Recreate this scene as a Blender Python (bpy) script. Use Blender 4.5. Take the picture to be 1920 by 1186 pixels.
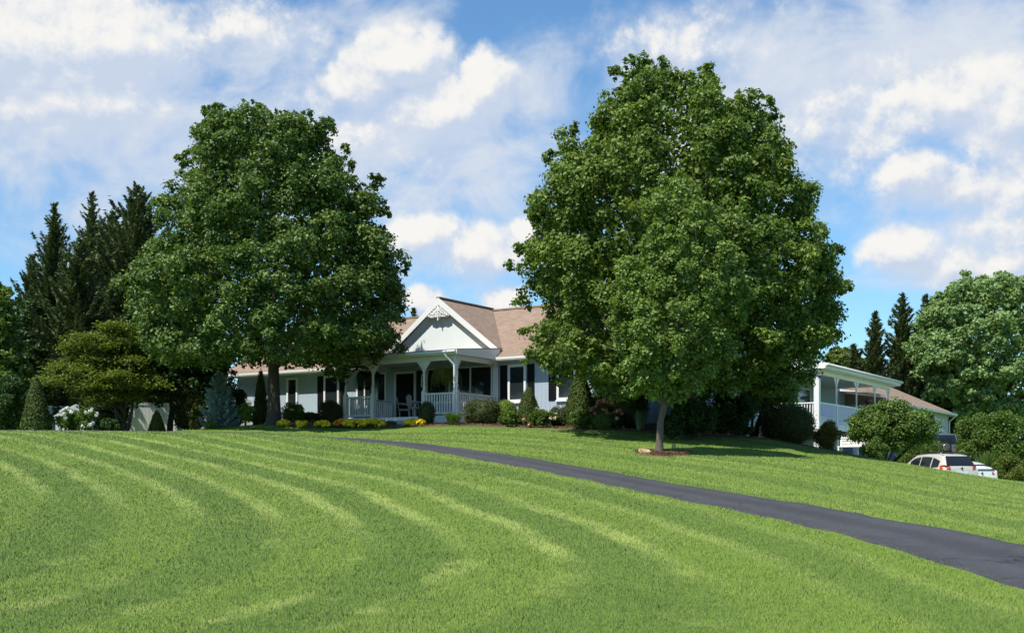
import bpy, math, random
import numpy as np
from math import sin, cos, pi, radians, sqrt

for o in list(bpy.data.objects):
    bpy.data.objects.remove(o)
S = bpy.context.scene
COL = S.collection
random.seed(7)
R = np.random.default_rng(11)

# ------------------------------------------------------------------ camera
EYE = 1.6
F = 2240.0                      # focal length in photo pixels (1920 wide)
HORZ = 890.0                    # eye level in the photo
cam = bpy.data.cameras.new('camera')
cam.sensor_width = 36.0
cam.lens = 36.0 * F / 1920.0
cam.shift_y = (HORZ - 593.0) / 1920.0
cam.clip_end = 3000
co = bpy.data.objects.new('camera', cam)
COL.objects.link(co)
co.location = (0, 0, EYE)
co.rotation_euler = (pi / 2, 0, 0)
S.camera = co

# ------------------------------------------------------------------ sun, exposure
SUN_EL = radians(57)
SUN_DIR = np.array([-0.71 * cos(SUN_EL), -0.70 * cos(SUN_EL), sin(SUN_EL)])
SUN_DIR /= np.linalg.norm(SUN_DIR)
sl = bpy.data.lights.new('sun', 'SUN')
sl.energy = 4.6
sl.angle = radians(0.55)
sl.color = (1.0, 0.95, 0.86)
so = bpy.data.objects.new('sun', sl)
COL.objects.link(so)
from mathutils import Vector
so.rotation_euler = Vector(SUN_DIR).to_track_quat('Z', 'Y').to_euler()
so.location = (-30, -30, 60)
S.view_settings.view_transform = 'Standard'
S.view_settings.look = 'None'
S.view_settings.exposure = 0.42
S.view_settings.gamma = 1.0

# ------------------------------------------------------------------ node helper
class NT:
    def __init__(s, tree):
        s.t = tree
        s.n = tree.nodes
        s.l = tree.links
        s.n.clear()
    def node(s, typ, **kw):
        nd = s.n.new(typ)
        for k, v in kw.items():
            if k.startswith('_'):
                setattr(nd, k[1:], v)
        return nd
    def put(s, sock, v):
        if isinstance(v, bpy.types.NodeSocket):
            s.l.new(v, sock)
        elif isinstance(v, (tuple, list)) and len(v) == 3 and sock.type == 'RGBA':
            sock.default_value = (v[0], v[1], v[2], 1)
        else:
            sock.default_value = v
    def math(s, op, a, b=0.0, c=0.0, clamp=False):
        nd = s.n.new('ShaderNodeMath')
        nd.operation = op
        nd.use_clamp = clamp
        s.put(nd.inputs[0], a)
        s.put(nd.inputs[1], b)
        s.put(nd.inputs[2], c)
        return nd.outputs[0]
    def vmath(s, op, a, b=(0, 0, 0), out=0):
        nd = s.n.new('ShaderNodeVectorMath')
        nd.operation = op
        s.put(nd.inputs[0], a)
        if op == 'SCALE':
            s.put(nd.inputs[3], b)
        else:
            s.put(nd.inputs[1], b)
        return nd.outputs[out]
    def mix(s, f, a, b, blend='MIX'):
        nd = s.n.new('ShaderNodeMix')
        nd.data_type = 'RGBA'
        nd.blend_type = blend
        s.put(nd.inputs[0], f)
        s.put(nd.inputs[6], a)
        s.put(nd.inputs[7], b)
        return nd.outputs[2]
    def noise(s, vec, scale, detail=4, rough=0.5, dist=0.0, color=False):
        nd = s.n.new('ShaderNodeTexNoise')
        if vec is not None:
            s.l.new(vec, nd.inputs['Vector'])
        nd.inputs['Scale'].default_value = scale
        nd.inputs['Detail'].default_value = detail
        nd.inputs['Roughness'].default_value = rough
        nd.inputs['Distortion'].default_value = dist
        return nd.outputs[1 if color else 0]
    def sstep(s, x, a, b, lo=0.0, hi=1.0):
        nd = s.n.new('ShaderNodeMapRange')
        nd.interpolation_type = 'SMOOTHSTEP'
        s.put(nd.inputs[0], x)
        s.put(nd.inputs[1], a)
        s.put(nd.inputs[2], b)
        s.put(nd.inputs[3], lo)
        s.put(nd.inputs[4], hi)
        return nd.outputs[0]
    def xyz(s, v):
        nd = s.n.new('ShaderNodeSeparateXYZ')
        s.l.new(v, nd.inputs[0])
        return nd.outputs
    def comb(s, x, y, z=0.0):
        nd = s.n.new('ShaderNodeCombineXYZ')
        s.put(nd.inputs[0], x)
        s.put(nd.inputs[1], y)
        s.put(nd.inputs[2], z)
        return nd.outputs[0]

# ------------------------------------------------------------------ world: sky with clouds
W = bpy.data.worlds.new('World')
S.world = W
W.use_nodes = True
T = NT(W.node_tree)
tc = T.node('ShaderNodeTexCoord')
sky = T.node('ShaderNodeTexSky')
sky.sky_type = 'NISHITA'
sky.sun_disc = False
sky.sun_elevation = SUN_EL
sky.sun_rotation = math.atan2(SUN_DIR[0], SUN_DIR[1])
sky.altitude = 200
sky.air_density = 1.0
sky.dust_density = 0.3
sky.ozone_density = 2.5
d = T.xyz(tc.outputs['Generated'])
az = T.math('ARCTAN2', d[0], d[1])
hl = T.math('SQRT', T.math('ADD', T.math('MULTIPLY', d[0], d[0]), T.math('MULTIPLY', d[1], d[1])))
el = T.math('ARCTAN2', d[2], hl)
P0 = T.comb(az, el, 0.0)
# noises
wn = T.noise(P0, 11, 4, 0.55, color=True)
warp = T.vmath('SCALE', T.vmath('SUBTRACT', wn, (0.5, 0.5, 0.5)), 0.030)
wn2 = T.noise(P0, 60, 5, 0.6, color=True)
warp2 = T.vmath('SCALE', T.vmath('SUBTRACT', wn2, (0.5, 0.5, 0.5)), 0.008)
PW = T.vmath('ADD', T.vmath('ADD', P0, warp), warp2)
PWv = T.vmath('ADD', P0, T.vmath('SCALE', warp, 2.5))
def ang(px, py):
    a = math.atan((px - 960) / F)
    return a, math.atan((HORZ - py) / F * cos(a))
def blobs(lst, pw):
    out = None
    for (px, py, rx, ry, w) in lst:
        a, e = ang(px, py)
        v = T.vmath('SUBTRACT', pw, (a, e, 0))
        v = T.vmath('MULTIPLY', v, (F / rx, F / ry, 0))
        ln = T.vmath('LENGTH', v, out=1)
        k = T.math('MULTIPLY', T.math('SUBTRACT', 1.0, ln), w)
        out = k if out is None else T.math('MAXIMUM', out, k)
    return out
CUM = [(60, 80, 230, 125, 1.3), (200, 80, 190, 110, 1.3), (285, 80, 85, 80, 1.1), (110, 180, 230, 75, .8), (470, 60, 150, 60, .35), (640, 250, 160, 70, .25), (1560, 250, 260, 110, .35), (1300, 90, 170, 60, .3),
       (750, 108, 118, 74, 1.2), (700, 150, 90, 60, .8), (915, 165, 72, 66, 1.1), (830, 195, 150, 66, .85),
       (1790, 190, 150, 70, .9), (1880, 220, 110, 100, .8), (1715, 335, 88, 62, 1), (1800, 350, 150, 50, .7),
       (1880, 410, 120, 70, .55), (1700, 475, 85, 50, .95), (1800, 500, 130, 55, .7), (1890, 480, 70, 50, .8),
       (790, 440, 75, 40, .9), (900, 475, 120, 52, .75), (985, 440, 40, 28, .8), (950, 560, 48, 34, .8),
       (785, 565, 45, 36, .8)]
cv = blobs(CUM, PW)
cvu = blobs(CUM, T.vmath('ADD', PW, (-0.005, 0.013, 0)))
VEIL = [(200, 260, 420, 170, 1), (120, 400, 260, 120, .5), (520, 90, 260, 110, .8), (620, 250, 330, 160, .8),
        (880, 320, 220, 150, .9), (1010, 220, 130, 150, .6), (1250, 130, 160, 130, .8), (1500, 160, 380, 190, 1.1),
        (1750, 110, 300, 190, 1.0), (1800, 430, 220, 120, .6), (900, 470, 260, 80, .5), (700, 20, 170, 40, .6)]
vv = blobs(VEIL, PWv)
fb = T.noise(P0, 26, 6, 0.62)
fbv = T.noise(T.vmath('MULTIPLY', P0, (1, 1.6, 1)), 9, 6, 0.6, 0.5)
fbl = T.noise(P0, 12, 7, 0.66, 0.3)
cnz = T.math('ADD', T.math('MULTIPLY', T.math('SUBTRACT', fb, 0.5), 0.70), T.math('MULTIPLY', T.math('SUBTRACT', fbl, 0.5), 0.95))
cmx = T.math('ADD', cv, cnz)
vm = T.sstep(T.math('ADD', vv, T.math('MULTIPLY', T.math('SUBTRACT', fbv, 0.5), 2.6)), -0.22, 0.85)
vm = T.math('MULTIPLY', vm, 0.88)
# general cloud field away from the photographed part of the sky
els = T.xyz(P0)[1]
# shading inside the cumulus: bright towards the sun (upper left), greyer below
fs = T.noise(T.vmath('ADD', P0, (0.006, -0.010, 0)), 26, 6, 0.62)
relief = T.math('SUBTRACT', fb, fs)
shade = T.math('ADD', T.math('MULTIPLY', relief, 2.6), T.math('MULTIPLY', T.math('SUBTRACT', cv, cvu), 1.5))
shade = T.math('ADD', shade, T.math('MULTIPLY', T.math('SUBTRACT', fbl, 0.5), 0.8))
sh = T.sstep(shade, -0.50, 0.72)
cm = T.sstep(cmx, T.sstep(sh, 0, 1, -0.28, -0.14), T.sstep(sh, 0.0, 1.0, 0.58, 0.28))
ccol = T.mix(sh, (0.46, 0.53, 0.65), (0.735, 0.725, 0.70))
vcol = T.mix(T.sstep(fbv, 0.3, 0.7), (0.45, 0.53, 0.68), (0.62, 0.65, 0.69))
bg = T.node('ShaderNodeBackground')
tint = T.mix(1.0, sky.outputs[0], (0.76, 1.04, 1.16), 'MULTIPLY')
T.put(bg.inputs[0], tint)
bg.inputs[1].default_value = 0.11
bv = T.node('ShaderNodeBackground')
T.put(bv.inputs[0], vcol)
bv.inputs[1].default_value = 0.92
bc = T.node('ShaderNodeBackground')
T.put(bc.inputs[0], ccol)
bc.inputs[1].default_value = 0.95
m1 = T.node('ShaderNodeMixShader')
T.put(m1.inputs[0], vm)
T.l.new(bg.outputs[0], m1.inputs[1])
T.l.new(bv.outputs[0], m1.inputs[2])
m2 = T.node('ShaderNodeMixShader')
T.put(m2.inputs[0], cm)
T.l.new(m1.outputs[0], m2.inputs[1])
T.l.new(bc.outputs[0], m2.inputs[2])
wo = T.node('ShaderNodeOutputWorld')
T.l.new(m2.outputs[0], wo.inputs[0])

# ------------------------------------------------------------------ helpers
def px2w(px, py, D):
    return np.array([(px - 960) / F * D, D, EYE + (HORZ - py) / F * D])
def tag(o, label=None, cat=None, group=None, kind=None):
    if label: o['label'] = label
    if cat: o['category'] = cat
    if group: o['group'] = group
    if kind: o['kind'] = kind
    return o
def empty(name, loc=(0, 0, 0), rz=0, label=None, cat=None, group=None):
    o = bpy.data.objects.new(name, None)
    o.empty_display_size = 0.2
    COL.objects.link(o)
    o.location = loc
    o.rotation_euler = (0, 0, rz)
    return tag(o, label, cat, group)
def link_mesh(name, me, mat=None, parent=None):
    o = bpy.data.objects.new(name, me)
    COL.objects.link(o)
    if mat: me.materials.append(mat)
    if parent: o.parent = parent
    return o
def fast_mesh(name, V, Fc, mat=None, parent=None, attr=None, smooth=False):
    """V (n,3); Fc (m,k) uniform faces"""
    me = bpy.data.meshes.new(name)
    V = np.asarray(V, dtype=np.float32)
    Fc = np.asarray(Fc, dtype=np.int32)
    me.vertices.add(len(V))
    me.vertices.foreach_set('co', V.ravel())
    m, k = Fc.shape
    me.loops.add(m * k)
    me.loops.foreach_set('vertex_index', Fc.ravel())
    me.polygons.add(m)
    me.polygons.foreach_set('loop_start', np.arange(0, m * k, k, dtype=np.int32))
    me.polygons.foreach_set('loop_total', np.full(m, k, dtype=np.int32))
    if smooth:
        me.polygons.foreach_set('use_smooth', np.ones(m, dtype=bool))
    me.update(calc_edges=True)
    if attr is not None:
        a = me.attributes.new('rnd', 'FLOAT', 'POINT')
        a.data.foreach_set('value', np.asarray(attr, dtype=np.float32))
    return link_mesh(name, me, mat, parent)

class MB:
    def __init__(s):
        s.v = []
        s.f = []
        s.sm = []
    def add(s, vs, fs, smooth=False):
        b = len(s.v)
        s.v += [tuple(map(float, q)) for q in vs]
        for q in fs:
            s.f.append([b + i for i in q])
            s.sm.append(smooth)
        return s
    def box(s, x0, x1, y0, y1, z0, z1):
        x0, x1 = min(x0, x1), max(x0, x1)
        y0, y1 = min(y0, y1), max(y0, y1)
        z0, z1 = min(z0, z1), max(z0, z1)
        vs = [(x, y, z) for x in (x0, x1) for y in (y0, y1) for z in (z0, z1)]
        return s.add(vs, [(0, 1, 3, 2), (4, 6, 7, 5), (0, 4, 5, 1), (2, 3, 7, 6), (0, 2, 6, 4), (1, 5, 7, 3)])
    def prism(s, pts, d):
        """pts: planar polygon (3D), extruded by vector d"""
        n = len(pts)
        q = [tuple(p) for p in pts] + [tuple(np.array(p) + np.array(d)) for p in pts]
        fs = [list(range(n))[::-1], list(range(n, 2 * n))]
        fs += [[i, (i + 1) % n, n + (i + 1) % n, n + i] for i in range(n)]
        return s.add(q, fs)
    def tube(s, pts, rads, n=8, cap=True, smooth=True):
        pts = [np.array(p, float) for p in pts]
        if not hasattr(rads, '__len__'): rads = [rads] * len(pts)
        vs = []
        up = np.array([0.0, 0.0, 1.0])
        prev = None
        for i, p in enumerate(pts):
            t = pts[min(i + 1, len(pts) - 1)] - pts[max(i - 1, 0)]
            t = t / (np.linalg.norm(t) + 1e-9)
            a = prev if prev is not None else (np.array([1.0, 0, 0]) if abs(t[2]) > .7 else up)
            a = a - t * a.dot(t)
            a /= np.linalg.norm(a) + 1e-9
            prev = a
            b = np.cross(t, a)
            for k in range(n):
                w = 2 * pi * k / n
                vs.append(p + rads[i] * (cos(w) * a + sin(w) * b))
        fs = []
        for i in range(len(pts) - 1):
            for k in range(n):
                k2 = (k + 1) % n
                fs.append((i * n + k, i * n + k2, (i + 1) * n + k2, (i + 1) * n + k))
        s.add(vs, fs, smooth)
        if cap:
            b = len(s.v) - len(vs)
            s.f.append([b + k for k in range(n)][::-1]); s.sm.append(False)
            s.f.append([b + (len(pts) - 1) * n + k for k in range(n)]); s.sm.append(False)
        return s
    def lathe(s, prof, c=(0, 0, 0), n=12):
        return s.tube([(c[0], c[1], c[2] + z) for r, z in prof], [max(r, 1e-3) for r, z in prof], n)
    def build(s, name, mat, parent=None, bevel=0):
        me = bpy.data.meshes.new(name)
        me.from_pydata(s.v, [], s.f)
        me.polygons.foreach_set('use_smooth', s.sm)
        me.update()
        import bmesh
        bm = bmesh.new()
        bm.from_mesh(me)
        bmesh.ops.recalc_face_normals(bm, faces=bm.faces)
        if bevel:
            bmesh.ops.bevel(bm, geom=list(bm.edges), offset=bevel, segments=2, affect='EDGES')
        bm.to_mesh(me)
        bm.free()
        return link_mesh(name, me, mat, parent)

# ------------------------------------------------------------------ materials
def mat_new(name):
    m = bpy.data.materials.new(name)
    m.use_nodes = True
    t = NT(m.node_tree)
    out = t.node('ShaderNodeOutputMaterial')
    b = t.node('ShaderNodeBsdfPrincipled')
    t.l.new(b.outputs[0], out.inputs[0])
    return m, t, b, out
def simple(name, col, rough=0.6, metal=0.0, var=0.12, scale=3.0, bump=0.0, bscale=40, spec=0.5):
    m, t, b, out = mat_new(name)
    g = t.node('ShaderNodeTexCoord').outputs['Object']
    n = t.noise(g, scale, 5, 0.6)
    c = t.mix(n, tuple(x * (1 - var) for x in col), tuple(min(1, x * (1 + var)) for x in col))
    t.put(b.inputs['Base Color'], c)
    b.inputs['Roughness'].default_value = rough
    b.inputs['Metallic'].default_value = metal
    b.inputs['Specular IOR Level'].default_value = spec
    if bump:
        bp = t.node('ShaderNodeBump')
        bp.inputs['Strength'].default_value = bump
        bp.inputs['Distance'].default_value = 0.02
        t.l.new(t.noise(g, bscale, 4, 0.6), bp.inputs['Height'])
        t.l.new(bp.outputs[0], b.inputs['Normal'])
    return m
def foliage(name, c1, c2, trans=0.35, rough=0.42, nscale=0.6, tcol=None, spec=0.28):
    m, t, b, out = mat_new(name)
    at = t.node('ShaderNodeAttribute')
    at.attribute_name = 'rnd'
    g = t.node('ShaderNodeNewGeometry')
    n = t.noise(g.outputs['Position'], nscale, 3, 0.6)
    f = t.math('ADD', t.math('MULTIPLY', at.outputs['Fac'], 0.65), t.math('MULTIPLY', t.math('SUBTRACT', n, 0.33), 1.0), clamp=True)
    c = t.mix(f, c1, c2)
    t.put(b.inputs['Base Color'], c)
    b.inputs['Roughness'].default_value = rough
    b.inputs['Specular IOR Level'].default_value = spec
    tr = t.node('ShaderNodeBsdfTranslucent')
    tc_ = t.mix(1.0, c, tcol or (1.5, 1.6, 0.6), 'MULTIPLY')
    t.put(tr.inputs[0], tc_)
    mx = t.node('ShaderNodeMixShader')
    mx.inputs[0].default_value = trans
    t.l.new(b.outputs[0], mx.inputs[1])
    t.l.new(tr.outputs[0], mx.inputs[2])
    t.l.new(mx.outputs[0], out.inputs[0])
    return m

M = {}
M['maple'] = foliage('maple_leaves', (0.036, 0.078, 0.014), (0.225, 0.300, 0.060), 0.27, 0.45)
M['maple_b'] = foliage('maple_leaves_dark', (0.033, 0.074, 0.016), (0.185, 0.260, 0.062), 0.25, 0.45)
M['pear'] = foliage('young_tree_leaves', (0.095, 0.160, 0.030), (0.235, 0.315, 0.080), 0.30, 0.45)
M['silver'] = foliage('silver_maple_leaves', (0.110, 0.190, 0.060), (0.290, 0.390, 0.160), 0.3, 0.45)
M['dogwood'] = foliage('dogwood_leaves', (0.075, 0.115, 0.022), (0.190, 0.230, 0.050), 0.3, 0.45)
M['mid'] = foliage('mid_green_leaves', (0.055, 0.110, 0.022), (0.165, 0.240, 0.050), 0.3, 0.4)
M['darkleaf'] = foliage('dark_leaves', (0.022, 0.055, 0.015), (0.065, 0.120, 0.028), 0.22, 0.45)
M['yew'] = foliage('yew_needles', (0.030, 0.048, 0.012), (0.110, 0.125, 0.030), 0.15, 0.55)
M['arbor'] = foliage('arborvitae_foliage', (0.038, 0.070, 0.012), (0.110, 0.150, 0.025), 0.2, 0.55)
M['lime'] = foliage('lime_leaves', (0.100, 0.180, 0.020), (0.230, 0.330, 0.050), 0.35, 0.45)
M['spruce'] = foliage('spruce_needles', (0.040, 0.066, 0.026), (0.150, 0.185, 0.072), 0.12, 0.6)
M['bluespruce'] = foliage('blue_spruce_needles', (0.160, 0.250, 0.220), (0.380, 0.500, 0.460), 0.12, 0.6, tcol=(1, 1, 1))
M['fern'] = foliage('fern_fronds', (0.120, 0.160, 0.030), (0.330, 0.360, 0.090), 0.35, 0.5)
M['iris'] = foliage('iris_blades', (0.090, 0.160, 0.070), (0.200, 0.300, 0.160), 0.25, 0.45)
M['reddish'] = foliage('red_tinged_leaves', (0.080, 0.100, 0.020), (0.240, 0.170, 0.040), 0.3, 0.45)
def petal(name, c1, c2):
    return foliage(name, c1, c2, 0.25, 0.5, tcol=(1, 1, 1))
M['yellow'] = petal('yellow_petals', (0.85, 0.60, 0.01), (0.92, 0.78, 0.05))
M['orange'] = petal('orange_petals', (0.80, 0.25, 0.02), (0.90, 0.42, 0.04))
M['pink'] = petal('pink_petals', (0.75, 0.25, 0.20), (0.85, 0.50, 0.42))
M['cream'] = petal('cream_petals', (0.80, 0.62, 0.45), (0.90, 0.80, 0.60))
M['leaf_highlight'] = petal('white_leaf_highlights', (0.80, 0.80, 0.76), (0.90, 0.90, 0.86))  # white highlights among leaves, put into a petal colour
M['red'] = petal('red_petals', (0.6, 0.05, 0.03), (0.75, 0.10, 0.05))
M['bark'] = simple('grey_bark', (0.060, 0.048, 0.038), 0.9, var=0.5, scale=9, bump=1.0, bscale=18)
M['bark2'] = simple('young_bark', (0.11, 0.085, 0.060), 0.9, var=0.65, scale=12, bump=0.8, bscale=25)
M['mulch'] = simple('bark_mulch', (0.13, 0.075, 0.045), 0.95, var=0.6, scale=25, bump=1.0, bscale=45)
M['white'] = simple('white_paint', (0.80, 0.80, 0.78), 0.45, var=0.05, scale=2)
M['vinyl'] = simple('white_vinyl', (0.82, 0.82, 0.80), 0.4, var=0.04)
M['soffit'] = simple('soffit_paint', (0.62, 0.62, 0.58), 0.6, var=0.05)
M['shutter'] = simple('dark_shutter_paint', (0.012, 0.009, 0.012), 0.6, spec=0.15)
M['interior'] = simple('painted_unlit_interior', (0.012, 0.012, 0.014), 0.8)  # near-black colour stands for the dark of an unlit opening
M['metal'] = simple('galvanised_metal', (0.62, 0.60, 0.58), 0.3, 0.9)
M['stone'] = simple('sandstone', (0.62, 0.42, 0.22), 0.85, var=0.25, scale=6, bump=0.7, bscale=14)
M['greystone'] = simple('field_stone', (0.22, 0.17, 0.14), 0.9, var=0.4, scale=3, bump=0.8, bscale=10)
M['wicker'] = simple('weathered_wicker', (0.42, 0.40, 0.40), 0.8, bump=0.8, bscale=120)
M['deckwood'] = simple('grey_deck_boards', (0.36, 0.35, 0.34), 0.75, bump=0.4)
M['rubber'] = simple('rubber', (0.015, 0.015, 0.015), 0.8)
M['terracotta'] = simple('terracotta', (0.35, 0.15, 0.08), 0.8)
M['copper'] = simple('brown_lantern_metal', (0.16, 0.07, 0.04), 0.5, 0.3)
M['sand'] = simple('gravel_drive', (0.25, 0.23, 0.20), 0.95, var=0.3, bump=0.5)

def glassmat(name, col=(0.012, 0.016, 0.018), rough=0.05):
    m, t, b, out = mat_new(name)
    g = t.node('ShaderNodeTexCoord').outputs['Object']
    c = t.mix(t.noise(g, 1.3, 3), col, tuple(x * 2.2 for x in col))
    t.put(b.inputs['Base Color'], c)
    b.inputs['Roughness'].default_value = rough
    b.inputs['IOR'].default_value = 1.5
    return m
M['glass'] = glassmat('window_glass')
M['carglass'] = glassmat('car_glass', (0.010, 0.012, 0.015), 0.03)

def siding(name, col, pitch=0.2, var=0.08, bs=0.6):
    m, t, b, out = mat_new(name)
    g = t.node('ShaderNodeTexCoord').outputs['Object']
    q = t.xyz(g)
    s_ = t.math('ADD', q[0], q[1])
    fr = t.math('FRACT', t.math('DIVIDE', s_, pitch))
    groove = t.sstep(t.math('ABSOLUTE', t.math('SUBTRACT', fr, 0.5)), 0.42, 0.49)
    n = t.noise(g, 1.2, 5, 0.6)
    base = t.mix(n, tuple(x * (1 - var) for x in col), tuple(min(1, x * (1 + var)) for x in col))
    t.put(b.inputs['Base Color'], base)
    b.inputs['Roughness'].default_value = 0.6
    bp = t.node('ShaderNodeBump')
    bp.inputs['Strength'].default_value = bs
    bp.inputs['Distance'].default_value = 0.02
    bp.invert = True
    t.l.new(groove, bp.inputs['Height'])
    t.l.new(bp.outputs[0], b.inputs['Normal'])
    return m
M['siding'] = siding('blue_grey_siding', (0.39, 0.47, 0.55))
M['gable'] = siding('white_gable_siding', (0.72, 0.77, 0.76), 0.18, bs=0.35)
M['garage'] = siding('grey_garage_siding', (0.42, 0.47, 0.54))

def shingles():
    m, t, b, out = mat_new('brown_shingles')
    tcn = t.node('ShaderNodeTexCoord')
    g = tcn.outputs['Object']
    q = t.xyz(g)
    # courses follow height; tabs follow plan position
    br = t.node('ShaderNodeTexBrick')
    t.l.new(t.comb(t.math('ADD', q[0], q[1]), t.math('MULTIPLY', q[2], 1.9), 0), br.inputs['Vector'])
    br.inputs['Scale'].default_value = 1.0
    br.inputs['Brick Width'].default_value = 0.30
    br.inputs['Row Height'].default_value = 0.16
    br.inputs['Mortar Size'].default_value = 0.012
    br.inputs['Color1'].default_value = (0.30, 0.215, 0.150, 1)
    br.inputs['Color2'].default_value = (0.20, 0.135, 0.092, 1)
    br.inputs['Mortar'].default_value = (0.14, 0.09, 0.07, 1)
    n = t.noise(g, 2.5, 5, 0.65)
    n2 = t.noise(g, 40, 2, 0.6)
    c = t.mix(t.sstep(n, 0.35, 0.65), (0.19, 0.130, 0.088), (0.31, 0.222, 0.155))
    c = t.mix(0.45, br.outputs[0], c)
    c = t.mix(t.math('MULTIPLY', n2, 0.35), c, (0.42, 0.30, 0.24))
    t.put(b.inputs['Base Color'], c)
    b.inputs['Roughness'].default_value = 0.95
    bp = t.node('ShaderNodeBump')
    bp.inputs['Strength'].default_value = 0.5
    bp.inputs['Distance'].default_value = 0.015
    bp.invert = True
    t.l.new(br.outputs['Fac'], bp.inputs['Height'])
    t.l.new(bp.outputs[0], b.inputs['Normal'])
    return m
M['roof'] = shingles()

def asphalt():
    m, t, b, out = mat_new('asphalt')
    g = t.node('ShaderNodeNewGeometry').outputs['Position']
    at = t.node('ShaderNodeAttribute')
    at.attribute_name = 'rnd'
    acr = at.outputs['Fac']        # 0..1 across the road
    n = t.noise(g, 0.7, 5, 0.6)
    nf = t.noise(g, 45, 3, 0.7)
    # two smoother, paler wheel tracks and a darker middle: wear in the surface
    w = t.math('COSINE', t.math('MULTIPLY', t.math('SUBTRACT', acr, 0.5), 4 * pi))
    tr = t.math('MULTIPLY', t.math('SUBTRACT', 1.0, w), 0.5)
    f = t.math('ADD', t.math('MULTIPLY', tr, 0.30), t.math('MULTIPLY', n, 0.6), clamp=True)
    f = t.math('ADD', f, t.math('MULTIPLY', t.math('SUBTRACT', t.noise(g, 5.0, 5, 0.75), 0.5), 0.7))
    c = t.mix(t.sstep(f, 0.2, 0.85), (0.028, 0.027, 0.028), (0.056, 0.055, 0.057))
    c = t.mix(t.sstep(nf, 0.4, 0.75, 0, 0.35), c, (0.15, 0.145, 0.15))
    vo = t.node('ShaderNodeTexVoronoi')
    vo.feature = 'DISTANCE_TO_EDGE'
    t.l.new(t.vmath('ADD', g, t.vmath('SCALE', t.noise(g, 1.5, 4, 0.6, color=True), 0.9)), vo.inputs['Vector'])
    vo.inputs['Scale'].default_value = 0.35
    crk = t.math('MULTIPLY', t.sstep(vo.outputs['Distance'], 0.012, 0.003), t.sstep(t.noise(g, 0.25, 2), 0.48, 0.6))
    c = t.mix(t.math('MULTIPLY', crk, 0.8), c, (0.012, 0.012, 0.012))
    c = t.mix(t.sstep(t.noise(g, 0.45, 3, 0.5, 1.5), 0.62, 0.66, 0, 0.30), c, (0.030, 0.029, 0.031))
    deb = t.math('MULTIPLY', t.sstep(t.math('ABSOLUTE', t.math('SUBTRACT', acr, 0.5)), 0.40, 0.5), t.sstep(t.noise(g, 9, 4, 0.7), 0.45, 0.65))
    c = t.mix(t.math('MULTIPLY', deb, 0.55), c, (0.13, 0.14, 0.06))
    t.put(b.inputs['Base Color'], c)
    b.inputs['Roughness'].default_value = 0.75
    bp = t.node('ShaderNodeBump')
    bp.inputs['Strength'].default_value = 0.6
    bp.inputs['Distance'].default_value = 0.01
    t.l.new(nf, bp.inputs['Height'])
    t.l.new(bp.outputs[0], b.inputs['Normal'])
    return m
M['asphalt'] = asphalt()

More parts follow.
